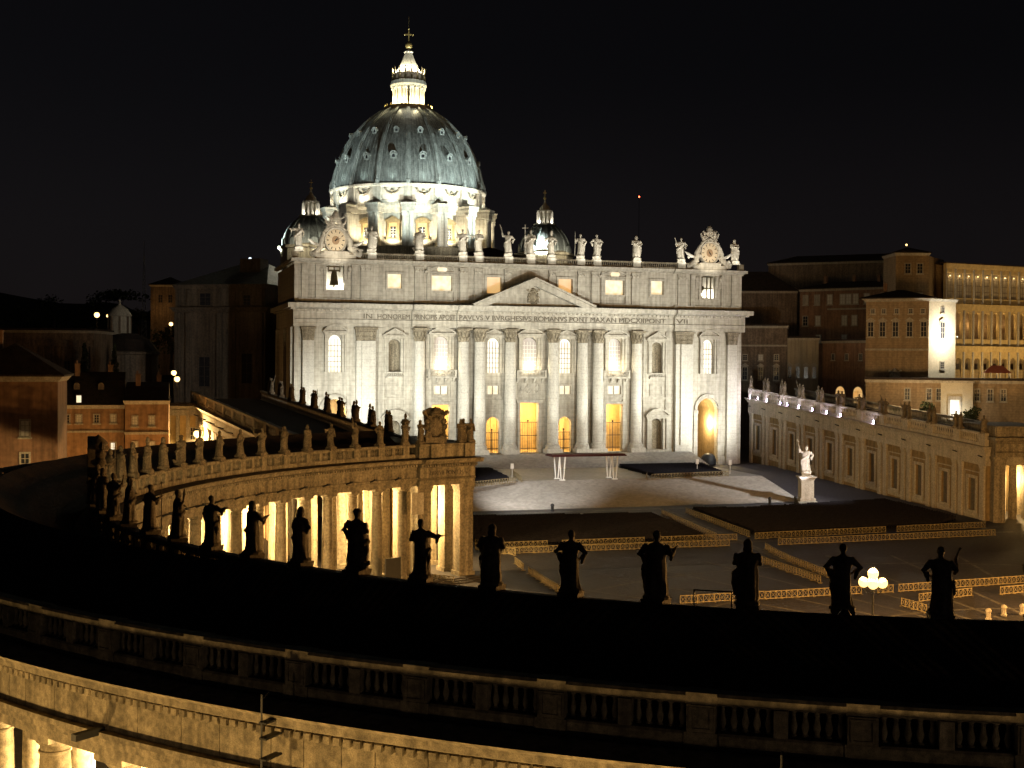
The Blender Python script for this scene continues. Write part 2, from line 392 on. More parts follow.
# string course and plinth
mb = MB(); mb.box(-56, -50.6, -.5, -.003, 12.3, 12.9)
for a, b in ((-37.5,-28.8), (-25.8,-18.4), (-11.4,-6.9), (-3.9,3.9), (6.9,11.4), (18.4,25.8), (28.8,37.5)): mb.box(a, b, -.3, -.004, 12.2, 12.75)
part('string_course', mb, TRAV, BAS)
mb = MB()
for a, b in ((-52.9,-50.6), (-44.2,-42.4), (42.4,44.2), (50.6,52.9)): mb.box(a, b, -.6, -.003, -4.5, -2.2)
part('plinth', mb, TRAV, BAS)
# entablature, swept along x with the central part stepped forward
def ent_prof(y, top=34.4):
    return [(y+2.3, 29.102), (y, 29.102), (y, 29.9), (y-.18, 29.95), (y-.18, 30.6), (y-.38, 30.75), (y-.05, 30.9), (y-.05, 32.5), (y-.3, 32.6), (y-.3, 32.95),
            (y-.75, 33.1), (y-1.7, 33.45), (y-1.85, 34.0), (y-2.05, top), (y+2.3, top)]
def extr(mb, prof, x0, x1):
    n = len(prof); v = [(x0, a, b) for a, b in prof]+[(x1, a, b) for a, b in prof]
    t = tessellate_polygon([[Vector((a, b, 0)) for a, b in prof]])
    mb.add(v, [(i, (i+1)%n, n+(i+1)%n, n+i) for i in range(n)]+[tuple(q) for q in t]+[tuple(n+i for i in q)[::-1] for q in t])
mb = MB()
for x0, x1, y in ((-57.9,-37.4,-1.3), (-37.398,-29.2,-.5), (-29.198,-18.6,-1.6), (-18.598,18.598,-2.6), (18.6,29.198,-1.6), (29.2,37.398,-.5), (37.4,57.9,-1.3)):
    extr(mb, ent_prof(y), x0, x1)
for s in (-1, 1):                                   # returns along the sides
    mb.box(min(s*57.9, s*58.3), max(s*57.9, s*58.3), -1.25, 35, 29.1, 33.0); mb.box(min(s*57.9, s*59.9), max(s*57.9, s*59.9), -3.2, 36, 33.3, 34.39)
    mb.box(min(s*57.9, s*59.1), max(s*57.9, s*59.1), -2.2, 35.5, 32.95, 33.3)
ent = part('entablature', mb, TRAV, BAS)
def comb(x0, x1, yb, yf, pitch, tooth):
    p = [(x0, yb), (x0, yb-.04)]; x = x0+.1
    while x+tooth < x1-.05: p += [(x, yb-.04), (x, yf), (x+tooth, yf), (x+tooth, yb-.04)]; x += pitch
    return p+[(x1, yb-.04), (x1, yb)]
for x0, x1, y in ((-57.6,-37.5,-1.3), (-37.3,-29.3,-.5), (-29.1,-18.7,-1.6), (-18.5,18.5,-2.6), (18.7,29.1,-1.6), (29.3,37.3,-.5), (37.5,57.6,-1.3)):
    mb = MB().prism(comb(x0, x1, y-.27, y-.72, 1.05, .55), 32.62, 33.02, 'z')
    part('dentil_course', mb, TRAV, ent)
mb = MB()

def text(name, body, x, y, z, h, width, mat, parent, depth=.08, M=None):
    cu = bpy.data.curves.new(name, 'FONT'); cu.body = body; cu.size = h*1.38; cu.extrude = depth; cu.align_x = 'CENTER'
    tmp = bpy.data.objects.new(name, cu); COL.objects.link(tmp); bpy.context.view_layer.update()
    me = bpy.data.meshes.new_from_object(tmp.evaluated_get(bpy.context.evaluated_depsgraph_get()))
    xs = [v.co.x for v in me.vertices]; sx = width/(max(xs)-min(xs)); mid = (max(xs)+min(xs))/2
    bpy.data.objects.remove(tmp)
    W = wpos(parent)
    MM = (M if M is not None else Matrix.Translation((x, y, z)))
    for v in me.vertices:
        p = MM @ Vector(((v.co.x-mid)*sx, -v.co.z, v.co.y)); v.co = p-W
    me.materials.clear(); me.materials.append(mat)
    o = bpy.data.objects.new(name, me); COL.objects.link(o); o.parent = parent; return o
INK = surf('inscription_bronze', (.15,.13,.10), (.10,.088,.068), 2)
def insc(words, x0, x1, y): text('inscription', words, (x0+x1)/2, y-.07, 31.05, 1.15, x1-x0, INK, ent)
insc('IN', -40.6, -38.6, -1.35); insc('HONOREM', -37.2, -29.6, -.55); insc('PRINCIPIS APOST', -28.9, -18.9, -1.65); 
insc('PAVLVS V BVRGHESIVS ROMANVS PONT MAX', -18.2, 18.3, -2.65); insc('AN MDCXII', 18.9, 28.9, -1.65); insc('PONT', 29.7, 35.2, -.55); insc('VII', 37.7, 40.8, -1.35)
# pediment
mb = MB(); mb.prism([(-13.2, 34.42), (13.2, 34.42), (0, 39.7)], -2.5, -.5)
ped = part('pediment', mb, TRAV, BAS)
mb = MB()
for s in (-1, 1):
    a = [(s*15.0, 34.42), (0, 40.9), (0, 39.4), (s*11.8, 34.42)] 
    mb.prism(a, -4.6, -2.4); mb.prism([(s*15.3, 34.9), (0, 41.4), (0, 40.92), (s*15.1, 34.45)], -5.0, -2.2)
part('raking_cornice', mb, TRAV, ped)
def arms(mb, x, y, z, s, rnd):                       # carved escutcheon with crown, keys and foliage, s = half height
    mb.ball((x, y, z-.1*s), (.48*s, .22*s, .62*s), 14, 9)
    for k in range(14):
        a = 2*pi*k/14; mb.ball((x+.62*s*cos(a), y-.05*s, z-.1*s+.8*s*sin(a)), (.17*s*(.8+.5*rnd.random()), .2*s, .17*s*(.8+.5*rnd.random())), 8, 5)
    mb.lathe([(.34*s, z+.62*s), (.36*s, z+.7*s), (.3*s, z+.78*s), (.32*s, z+.86*s), (.22*s, z+.98*s), (.08*s, z+1.1*s), (.0, z+1.16*s)], x, y, 12)
    mb.tube([(x-.75*s, y-.12*s, z-.75*s), (x+.7*s, y-.12*s, z+.75*s)], .07*s, 6); mb.tube([(x+.75*s, y-.1*s, z-.75*s), (x-.7*s, y-.1*s, z+.75*s)], .07*s, 6)
    for sg in (-1, 1): mb.ball((x+sg*.74*s, y-.1*s, z+.8*s), (.16*s, .1*s, .16*s), 8, 5)
q = MB(); arms(q, 0, -2.6, 36.9, 1.9, random.Random(2)); part('coat_of_arms', q, TRAV_OLD, ped, True)
# attic storey
ah = []
for s in (-1, 1): ah += [rect(s*47.4, 37.6, 4.6, 5.6), rect(s*33.1, 38.2, 3.4, 3.4), rect(s*21.8, 37.9, 5.0, 3.6), rect(s*9.0, 37.6, 3.6, 3.9)]
mb = MB().wall([(-57, 34.41), (57, 34.41), (57, 43.4), (-57, 43.4)], ah, .1, 1.3)
for s in (-1, 1): mb.box(min(s*57, s*57.9), max(s*57, s*57.9), .1, 35, 34.41, 43.4)
part('attic_wall', mb, TRAV, BAS)
mb = MB()
for a, b, y in ((-58.2,-37.4,-.9), (-37.4,-29,-.35), (-29,29,-.9), (29,37.4,-.35), (37.4,58.2,-.9)):
    e = .001*(abs(a) != 29); pr = [(1.3, 43.402), (y+.5, 43.402), (y+.45, 43.7), (y, 43.8), (y-.5, 44.1), (y-.75, 44.6), (1.3, 44.6)]; extr(mb, pr, a+.001, b-.001)
for s in (-1, 1): mb.box(min(s*57.9, s*58.9), max(s*57.9, s*58.9), -1.5, 35.5, 43.9, 44.59)
part('attic_cornice', mb, TRAV, BAS)
mb = MB()
for a, b in ((-57,-37.6), (-28.6,-17.6), (17.6,28.6), (37.6,57)): mb.box(a, b, -.5, .098, 34.42, 35.6)
part('attic_base', mb, TRAV, BAS)
for x, w in ((-55.3,1.6), (-51.9,1.2), (-42.6,1.2), (-39.9,2.6), (-27.3,2.2), (-25.0,.9), (-18.6,.9), (-16.6,2.0), (-13,1.9), (-5.6,1.8), (5.6,1.8), (13,1.9), (16.6,2.0), (18.6,.9), (25.0,.9), (27.3,2.2), (39.9,2.6), (42.6,1.2), (51.9,1.2), (55.3,1.6)):
    c = MB().box(x-w/2, x+w/2, -.42, .098, 35.602, 42.0); c.frus(x-w/2+.1, x+w/2-.1, -.5, .098, 42.0, 43.4, .2)
    if w > 1.7:
        for k in range(5): c.ball((x+(k-2)*w*.2, -.55, 42.5+.25*(k%2)), (.22, .25, .3), 6, 4)
    part('attic_pilaster', c, TRAV, BAS)
# attic balustrade
mb = MB(); mb.box(-44, 44, -.9, .3, 44.602, 45.0); mb.box(-44, 44, -.85, .25, 45.85, 46.2)
x = -43.7
while x < 43.8: mb.lathe([(.13,45.0),(.2,45.25),(.1,45.6),(.16,45.85)], x, -.3, 6); x += .52
for x in (-57.8, -52, 52, 57.2): mb.box(x-.8 if x < 0 else x-.6, x+.8, -.8, .5, 44.602, 46.2)
att = part('attic_balustrade', mb, TRAV_OLD, BAS)
FST = [-55.4, -38.6, -27.3, -16.9, -12.9, -5.6, 0, 5.2, 12.7, 16.9, 27.3, 39.3, 54.0]
for x in FST[1:-1]: part('pedestal', MB().box(x-1.0, x+1.0, -1.0, .4, 44.6, 46.25), TRAV, BAS)
# windows, doors, niches
def glazing(par, u, w0, wd, h, y, mat, nx=3, nz=6, arch=True, bar=STONE_DIM, bw=.06):
    out = arched(u, w0, wd, h) if arch else rect(u, w0, wd, h)
    part('pane', MB().prism(out, y, y+.06), mat, par)
    m = MB()
    for i in range(1, nx): m.box(u-wd/2+wd*i/nx-bw, u-wd/2+wd*i/nx+bw, y-.09, y-.005, w0, w0+h-(.25*wd if arch else 0))
    for j in range(1, nz): m.box(u-wd/2, u+wd/2, y-.085, y-.007, w0+h*j/nz-bw, w0+h*j/nz+bw) if (not arch or j < nz-1) else None
    if m.v: part('glazing_bars', m, bar, par)
def surround(u, w0, wd, h, y0, d, fr=.55, ped='seg', over=1.2):
    m = MB()
    for s in (-1, 1):
        m.box(u+s*(wd/2+.05)-(fr if s < 0 else 0), u+s*(wd/2+.05)+(fr if s > 0 else 0), y0-d, y0-.003, w0, w0+h)
        m.box(u+s*(wd/2+fr+.1)-(fr*.8 if s < 0 else 0), u+s*(wd/2+fr+.1)+(fr*.8 if s > 0 else 0), y0-d*1.5, y0-.003, w0, w0+h)
    t = w0+h; hw = wd/2+fr*2+.15
    m.box(u-hw, u+hw, y0-d*1.3, y0-.003, t, t+.55); m.box(u-hw-.3, u+hw+.3, y0-d*2, y0-.003, t+.552, t+.9)
    if ped == 'seg':
        r = (hw+.3)**2/(2*over)+over/2; a0 = math.asin((hw+.3)/r)
        arcp = [(u+r*sin(-a0+2*a0*i/14), t+.9+over-r+r*cos(-a0+2*a0*i/14)) for i in range(15)]
        inn = [(u+(p[0]-u)*.86, t+.9+(p[1]-t-.9)*.68) for p in arcp]
        m.prism(inn, y0-d*1.2, y0-.003); m.prism(arcp+inn[::-1], y0-d*2.1, y0-.003)
    elif ped == 'tri':
        m.prism([(u-hw-.3, t+.9), (u+hw+.3, t+.9), (u, t+.9+over)], y0-d*1.2, y0-.003)
        for s in (-1, 1): m.prism([(u+s*(hw+.4), t+.9), (u, t+.9+over+.3), (u, t+.9+over-.05), (u+s*(hw-.3), t+.9)], y0-d*2.1, y0-d*1.2-.003)
    return m
def win(u, w0, wd, h, mat, ped, over, nx=3, nz=7, arch=True, y=0, d=.35, back=.75, bar=STONE_DIM, nm='window'):
    m = surround(u, w0, wd, h, y, d, ped=ped, over=over)
    r = part(nm, m, TRAV, BAS); glazing(r, u, w0, wd, h, y+back, mat, nx, nz, arch, bar); return r
def balcony(u, wd, z0, z1, par):
    m = MB().box(u-wd/2, u+wd/2, -2.0, -.003, z0+.75, z0+1.2)
    for i in range(4): x = u-wd/2+.6+(wd-1.2)*i/3; m.prism([(-.003, z0-.5), (-1.5, z0+.74), (-.003, z0+.74)], x-.22, x+.22, 'x')
    m.box(u-wd/2+.1, u+wd/2-.1, -1.95, -1.55, z1-.28, z1)
    x = u-wd/2+.35
    while x < u+wd/2: m.lathe([(.09,z0+1.2),(.14,z0+1.5),(.07,z1-.5),(.12,z1-.28)], x, -1.75, 6); x += .36
    for s in (-1, 1): m.box(u+s*(wd/2-.3)-.25, u+s*(wd/2-.3)+.25, -1.99, -1.5, z0+1.2, z1+.05)
    part('balcony', m, TRAV, par)
for u in (-21.9, 0, 21.9):
    w = win(u, 18.6, 3.5 if u else 3.8, 8.5, G_DIM, 'seg', 1.3, 5, 9, d=.8, bar=WHITE); balcony(u, 7.0 if u else 7.6, 16.6, 19.3, w)
for u in (-9.1, 9.1): win(u, 18.6, 3.0, 8.3, G_WHITE, 'tri', 1.0, 4, 7, d=.5)
for u in (-47.4, 47.4): win(u, 18.6, 3.4, 8.6, G_WHITE, 'seg', 1.6, 4, 7, d=.7, back=1.0)
for u in (-33.1, 33.1):
    r = part('niche', surround(u, 18.4, 2.8, 8.0, 0, .55, ped='tri', over=1.4), TRAV, BAS)
    b = MB().lathe([(1.4, 18.4), (1.4, 25.0), (1.2, 25.6), (.8, 26.1), (0, 26.4)], u, .2, 12, 0, pi); part('niche_back', b, TRAV_OLD, r, True)
    m = MB().box(u-2, u+2, -.9, -.003, 17.3, 17.7)
    for i in range(8): m.lathe([(.1,17.7),(.16,17.95),(.08,18.3),(.12,18.5)], u-1.6+i*.46, -.6, 6)
    m.box(u-2, u+2, -.85, -.4, 18.5, 18.75); part('niche_balustrade', m, TRAV, r)
    m = MB(); m.wall(rect(u, 13.0, 3.6, 2.9), [rect(u, 13.5, 2.6, 1.9)], -.22, -.002); part('blind_panel', m, TRAV, BAS)
    r = part('niche', surround(u, -.2, 2.9, 7.6, 0, .85, ped='seg', over=1.7, fr=.7), TRAV, BAS)
    b = MB().lathe([(1.45, -.2), (1.45, 5.9), (1.2, 6.6), (.8, 7.1), (0, 7.4)], u, .2, 12, 0, pi); part('niche_back', b, TRAV_OLD, r, True)
    part('niche_sill', MB().box(u-3, u+3, -1.2, -.003, -1.0, -.3), TRAV, r)
for u, m_ in ((-21.9, G_WARM), (21.9, G_WARM), (-9.1, G_WARM), (9.1, G_WARM)):
    wd = 3.4 if abs(u) > 15 else 2.8
    r = part('small_window', MB().wall(rect(u, 13.1, wd+.9, 2.8), [rect(u, 13.5, wd, 2.0)], -.2, -.002), TRAV, BAS)
    glazing(r, u, 13.5, wd*.96, 2.0, .5, m_, 2, 1, False, TRAV_OLD, .12)
q = MB(); q.box(-2.9, 2.9, -.3, -.003, 13.3, 16.2); rel = part('relief_panel', q, TRAV, BAS)
q = MB().box(-2.7, 2.7, -.34, -.301, 13.5, 16.0); rr = random.Random(4)
for i in range(26): q.ball((rr.uniform(-2.4,2.4), -.36, rr.uniform(13.7,15.7)), (.16+.2*rr.random(), .22, .25+.35*rr.random()), 7, 5)
part('carved_figures', q, TRAV, rel, True)
# portico behind the doors: lit inner hall
m = MB(); m.box(-40, 40, 11, 11.5, -.7, 13); m.box(-40, 40, 1.5, 11, -1.2, -.7); m.box(-40, 40, 1.5, 11, 12.2, 12.7); m.box(-40.4, -40, 1.5, 11.5, -1, 13); m.box(40, 40.4, 1.5, 11.5, -1, 13)
for x in range(-36, 37, 6): m.box(x-.6, x+.6, 10.3, 10.998, -.7, 12.2)
part('portico', m, YELLOW, BAS)
def gate(u, wd, h, arch):
    g = MB(); n = int(wd/.42)
    for i in range(n+1): x = u-wd/2+wd*i/n; g.box(x-.03, x+.03, .9, .96, -.6, h*.52 if arch else h*.58)
    for z in (.3, h*.3, h*.52 if arch else h*.58): g.box(u-wd/2, u+wd/2, .88, .98, z, z+.16)
    g.box(u-.08, u+.08, .87, .99, -.6, h*.6); g.ball((u, .93, h*.62), .25, 8, 6)
    return g
for u, wd, h, a in ((0,4.6,11.4,0), (-21.9,4.2,11,0), (21.9,4.2,11,0), (-9.1,3.3,8,1), (9.1,3.3,8,1)):
    m = MB()
    if not a:
        m.box(u-wd/2-.7, u-wd/2-.05, -.4, -.003, -.6, h); m.box(u+wd/2+.05, u+wd/2+.7, -.4, -.003, -.6, h); m.box(u-wd/2-1, u+wd/2+1, -.6, -.003, h+.05, h+.75)
        for s in (-1, 1): m.lathe([(.42,-.6),(.42,-.2),(.34,-.1),(.30,h-1.2),(.42,h-.3),(.45,h)], u+s*(wd/2+.35), .75, 10)
    else:
        m.add(*(lambda o, i: ([(p[0], -.25, p[1]) for p in o]+[(p[0], -.25, p[1]) for p in i], [(k, k+1, len(o)+k+1, len(o)+k) for k in range(1, len(o)-1)]))(arched(u, -.6, wd+.9, h+1.05), arched(u, -.6, wd, h+.6)))
        m.wall(rect(u, 9.2, 2.6, 1.6), [rect(u, 9.5, 2.0, 1.0)], -.15, -.003)
    d = part('door', m, TRAV, BAS); part('gate', gate(u, wd, h, a), IRON, d)
    light('portico_lamp', 'POINT', (u+1.0, 6.0, 9.5 if not a else 6.5), 2600 if not a else 1500, (1, .66, .26), size=.4)
# end arches: vaulted passages
for s in (-1, 1):
    u = s*47.4; m = MB()
    o = arched(u, -3.6, 6.9, 16.4, 14); i_ = arched(u, -3.6, 6.2, 16.0, 14)
    m.prism(arched(u, 9.3, 8.2, 4.3, 14)[2:]+arched(u, 9.3, 6.6, 3.5, 14)[:1:-1], -.5, -.003)
    for q in (-1, 1): m.box(u+q*3.15-(1.1 if q < 0 else 0), u+q*3.15+(1.1 if q > 0 else 0), -.45, -.003, -3.6, 9.0); m.box(u+q*3.1-(1.4 if q < 0 else 0), u+q*3.1+(1.4 if q > 0 else 0), -.7, -.004, 8.6, 9.4)
    a = part('archway', m, TRAV, BAS)
    v = MB(); n = 14
    for k in range(n):
        t0, t1 = pi*k/n, pi*(k+1)/n
        v.add([(u+3.1*cos(t0),1.5,9.3+3.1*sin(t0)),(u+3.1*cos(t1),1.5,9.3+3.1*sin(t1)),(u+3.1*cos(t1),12,9.3+3.1*sin(t1)),(u+3.1*cos(t0),12,9.3+3.1*sin(t0))], [(0,1,2,3)])
    for q in (-1, 1): v.box(u+q*3.1-(.3 if q < 0 else 0), u+q*3.1+(.3 if q > 0 else 0), 1.5, 12, -4.2, 9.3)
    v.box(u-3.5, u+3.5, 12, 12.4, -4.2, 13)
    for x in (-1.6, -.6, .4): v.box(u+x, u+x+.25, 11.8, 11.998, -2, 9)
    part('vault', v, OCHRE, a)
    light('archway_lamp', 'POINT', (u-s*.0+1.2, 4.2, 6.0), 3800, (1, .74, .38), size=.4)
q = MB(); q.lathe([(1.9,-4.1),(1.95,-2.9),(1.6,-1.9),(.9,-1.3),(0,-1.1)], 46.2, -2.6, 14); 
booth = part('covered_booth', q, IRON, None, True, (46.2, -2.6, -4.1)); tag(booth, 'dark rounded covered booth at the foot of the right end archway', 'booth')
# attic windows
for s in (-1, 1):
    for u, z0, wd, h, mt in ((33.1, 38.2, 3.4, 3.4, G_WARM), (21.8, 37.9, 5.0, 3.6, G_WARM), (9.0, 37.6, 3.6, 3.9, G_ORANGE)):
        m = MB().wall(rect(s*u, z0-.5, wd+1.0, h+1.0), [rect(s*u, z0, wd, h)], -.2, .097)
        if u == 21.8:
            for q in (-1, 1): m.box(s*u+q*3.1-.4, s*u+q*3.1+.4, -.35, .097, z0-.3, z0+h)
            m.box(s*u-4.2, s*u+4.2, -.5, .096, z0+h+.55, z0+h+.9)
            for q in (-1, 1): m.prism([(s*u+q*4.5, z0+h+.9), (s*u, z0+h+2.7), (s*u, z0+h+2.2), (s*u+q*3.6, z0+h+.9)], -.7, .097)
            m.prism([(s*u-3.6, z0+h+.9), (s*u+3.6, z0+h+.9), (s*u, z0+h+2.2)], -.15, .095)
        w = part('attic_window', m, TRAV, BAS); glazing(w, s*u, z0, wd*.98, h, .9, mt, 1, 1, False)
        if u == 21.8:
            ov = MB(); ov.prism([(s*u+1.2*cos(2*pi*i/16), z0+h+1.45+.85*sin(2*pi*i/16)) for i in range(16)], -.32, -.16); part('oculus', ov, G_WARM, w)
    m = MB().wall(rect(s*47.4, 37.2, 6.0, 6.2), [rect(s*47.4, 37.6, 4.6, 5.6)], -.3, .097)
    for q in (-1, 1): m.ball((s*47.4+q*3.7, -.35, 42.3), (.55, .4, .7), 8, 6); m.box(s*47.4+q*3.6-.45, s*47.4+q*3.6+.45, -.3, .097, 40, 42)
    w = part('belfry_opening', m, TRAV, BAS)
    part('belfry_back', MB().box(s*47.4-3.6, s*47.4+3.6, 3.4, 3.6, 36, 43.3), TRAV, w)
    for q in (-1, 1): light('belfry_lamp', 'POINT', (s*47.4+q*1.75, 2.2, 38.6), 420, (1, .95, .82), size=.25)
    m = MB().box(s*47.4-2.2, s*47.4+2.2, 1.4, 1.7, 42.9, 43.15)
    if s < 0:
        m.lathe([(1.35,38.7),(1.25,39.0),(.95,39.9),(.8,41.2),(.55,41.9),(.15,42.1),(.12,42.9)], -47.4, 1.6, 16); m.ball((-47.4, 1.6, 38.5), .3, 8, 6)
        for q in (-1, 1): m.box(-47.4+q*1.5-.12, -47.4+q*1.5+.12, 1.2, 2.0, 41.8, 43.3)
        m.box(-49.0, -45.8, 1.35, 1.85, 41.9, 42.3)
    else:
        for x in (-1.2, .3, 1.5): m.box(47.4+x-.12, 47.4+x+.12, 1.3, 1.7, 37.6, 43); m.ball((46.3, 1.6, 40.2), (.5,.4,.7), 8, 6)
        m.box(45.3, 49.6, 1.35, 1.7, 40.0, 40.3)
    part('bell' if s < 0 else 'bell_frame', m, BRONZE, w, True)
# clocks
def clock(s):
    x = s*47.4; y = -.35; z = 48.9; rr = random.Random(11+s)
    m = MB()
    m.box(x-5.0, x+5.0, -1.0, .6, 44.6, 45.7); m.box(x-3.2, x+3.2, -1.1, .7, 45.7, 46.4)
    m.lathe([(2.55, -.35), (2.9, -.6), (3.05, -.2), (3.05, .5)], 0, 0, 28, cap=False)
    k = len(m.v)-28*4
    m.v[k:] = [(x+p[0], y+p[2], z+p[1]) for p in m.v[k:]]
    m.prism([(x+2.9*cos(2*pi*i/28), z+2.9*sin(2*pi*i/28)) for i in range(28)], y+.0, y+.6)
    for q in (-1, 1):                                   # side volutes and reclining figures
        m.tube([(x+q*2.9, y, z+1.5), (x+q*3.7, y, z-.2), (x+q*3.9, y, z-1.8), (x+q*5.2, y, z-2.9), (x+q*6.3, y-.1, z-3.6)], [.5,.75,.75,.7,.45], 8)
        for i in range(15): m.ball((x+q*(3.0+3.4*rr.random()), y-.2-.4*rr.random(), z-3.6+3.0*rr.random()*(1 if i % 2 else .5)), (.3+.35*rr.random(), .35, .25+.35*rr.random()), 7, 5)
        m.tube([(x+q*4.3, y-.2, z-1.2), (x+q*5.5, y-.2, z-.9), (x+q*6.6, y-.2, z-.2), (x+q*7.2, y-.2, z+.2)], [.35,.4,.3,.1], 6)
        m.tube([(x+q*1.2, y-.1, z+2.9), (x+q*2.4, y-.15, z+4.0), (x+q*2.7, y-.1, z+4.9)], [.25,.3,.25], 6)
    for i in range(26):
        a = pi*i/25; m.ball((x+3.35*cos(a)+.2*rr.uniform(-1,1), y-.2, z+3.2*sin(a)+.3*rr.random()), (.3+.25*rr.random(), .35, .3+.25*rr.random()), 7, 5)
    for i in range(16): m.ball((x+rr.uniform(-1.9,1.9), y-.1, z+3.3+rr.uniform(0,2.2)), (.3+.3*rr.random(), .35, .3+.3*rr.random()), 7, 5)
    m.lathe([(.95,z+4.9),(1.05,z+5.2),(.9,z+5.5),(.95,z+5.8),(.7,z+6.3),(.35,z+6.7),(.1,z+6.9)], x, y, 12)
    m.tube([(x-2.3, y-.25, z+3.2), (x+2.2, y-.25, z+5.4)], .2, 6); m.tube([(x+2.3, y-.2, z+3.2), (x-2.2, y-.2, z+5.4)], .2, 6)
    c = part('clock', m, TRAV, BAS, True)
    part('dial', MB().prism([(x+2.5*cos(2*pi*i/36), z+2.5*sin(2*pi*i/36)) for i in range(36)], y-.22, y-.02), DIAL, c)
    h = MB()
    for i in range(12):
        a = 2*pi*i/12; ca, sa = cos(a), sin(a); P = lambda r, t: (x+r*ca-t*sa, y-.26, z+r*sa+t*ca)
        h.add([P(1.75,-.09),P(2.3,-.13),P(2.3,.13),P(1.75,.09)], [(0,1,2,3)])
    part('numerals', h, IRON, c)
    part('dial_centre', MB().prism([(x+1.0*cos(2*pi*i/20), z+1.0*sin(2*pi*i/20)) for i in range(20)], y-.27, y-.23), surf('dial_ochre', (.32,.22,.13), (.26,.17,.10), 2), c)
    for ang, L_, w in (((22, 1.9, .1), (48, 1.3, .15)) if s < 0 else ((120, 1.9, .1), (-50, 1.2, .15))):
        a = R(ang); h = MB(); h.add([(x-w*-sin(a), y-.3, z-w*cos(a)), (x+w*-sin(a), y-.3, z+w*cos(a)), (x+L_*cos(a), y-.3, z+L_*sin(a))], [(0,1,2)]); h.prism([(x-.3*cos(a)-w*-sin(a), z-.3*sin(a)-w*cos(a)), (x+L_*cos(a), z+L_*sin(a)), (x-.3*cos(a)+w*-sin(a), z-.3*sin(a)+w*cos(a))], y-.34, y-.29); part('clock_hand', h, IRON, c)
clock(-1); clock(1)
# facade roof and nave behind
m = MB().box(-56.9, 56.9, 1.3, 36, 43.4, 43.9); part('facade_roof', m, LEAD, BAS)
m = MB().box(-24, 24, 36, 118, -4, 46); m.box(-52, 52, 36.01, 118, -4, 38); m.prism([(-24, 46), (24, 46), (0, 52)], 36, 118); part('nave', m, STONE_DIM, BAS)

def warp(f):
    for o in list(COL.objects):
        if o.type == 'MESH' and o.name not in DONE and wroot(o) is BAS:
            W = wpos(o)
            for v in o.data.vertices: v.co = Vector(f(v.co+W))-W
            DONE.add(o.name)
def wroot(o):
    while o.parent is not None: o = o.parent
    return o
DONE = set()
def fx(p):                                          # pull the outermost bays in a little
    a = abs(p.x)
    return p if a < 44 else Vector((math.copysign(44+(a-44)*.885, p.x), p.y, p.z))
warp(fx)
# ------------------------------------------------------------------ great dome and the two lesser domes (parts of the basilica)
DX, DY = 0, 143; PH = R(258.1)                       # one rib faces the square
def polar(a, r, t=0): return (DX+r*cos(a)-t*sin(a), DY+r*sin(a)+t*cos(a))
dome_prof = [(27.9,82.4),(27.7,83.8),(27.2,86.2),(26.4,89.3),(25.2,92.6),(23.6,95.9),(21.6,99.1),(19.2,102.0),(16.5,104.6),(13.5,106.9),(10.2,109.0),(8.6,109.8)]
m = MB().lathe(dome_prof, DX, DY, 96); dome = part('dome', m, LEAD, BAS, True)
def dome_r(z):
    for (r0, z0), (r1, z1) in zip(dome_prof, dome_prof[1:]):
        if z0 <= z <= z1: return r0+(r1-r0)*(z-z0)/(z1-z0)
    return 8
for k in range(16):
    a = PH+k*pi/8; m = MB()
    for (w0, o) in ((.95, .42), (.45, .72)):
        vs = []
        for r, z in dome_prof:
            w = w0*(.45+.55*r/27.9)
            for t, rr in ((-w, r-.3), (-w, r+o), (w, r+o), (w, r-.3)): vs.append((*polar(a, rr, t), z+(0.35*o if z > 95 else 0)))
        m.add(vs, [(i*4+q, i*4+(q+1)%4, i*4+4+(q+1)%4, i*4+4+q) for i in range(len(dome_prof)-1) for q in range(4)])
    part('rib', m, LEAD_RIB, dome)
    b = a+pi/16
    for z, s in ((90.6, .85), (99.6, .68)):
        r = dome_r(z)
        M = Matrix.Translation((*polar(b, r), z)) @ Matrix.Rotation(b+pi/2, 4, 'Z')
        m = MB(M); m.wall(arched(0, -.2, 2.5*s, 2.3*s, 10), [arched(0, .2*s, 1.3*s, 1.35*s, 8)], -.62*s, 1.6*s)
        oo = arched(0, 1.0*s, 3.2*s, 1.75*s, 10)[2:]; ii = arched(0, 1.0*s, 2.5*s, 1.3*s, 10)[2:]; m.prism(oo+ii[::-1], -.95*s, .9*s)
        part('dormer', m, LEAD_RIB, dome)
        part('pane', MB(M).prism(arched(0, .2*s, 1.25*s, 1.3*s, 8), -.2*s, -.1*s), GLASS_D, dome)
    m = MB(); c = polar(a, 28.3); m.lathe([(.7,82.4),(.7,83.5),(.35,83.8),(.45,84.6),(.2,85.4),(.05,86.0)], *c, 8); part('rib_finial', m, LEAD_RIB, dome)
m = MB()
for k in range(16):
    for q in (.22, .36, .5, .64, .78):
        a = PH+(k+q)*pi/8; vs = []
        for r, z in dome_prof:
            for t, rr in ((-.07, r-.05), (-.07, r+.11), (.07, r+.11), (.07, r-.05)): vs.append((*polar(a, rr, t), z))
        m.add(vs, [(i*4+w_, i*4+(w_+1)%4, i*4+4+(w_+1)%4, i*4+4+w_) for i in range(len(dome_prof)-1) for w_ in range(4)])
part('lead_seams', m, LEAD_RIB, dome)
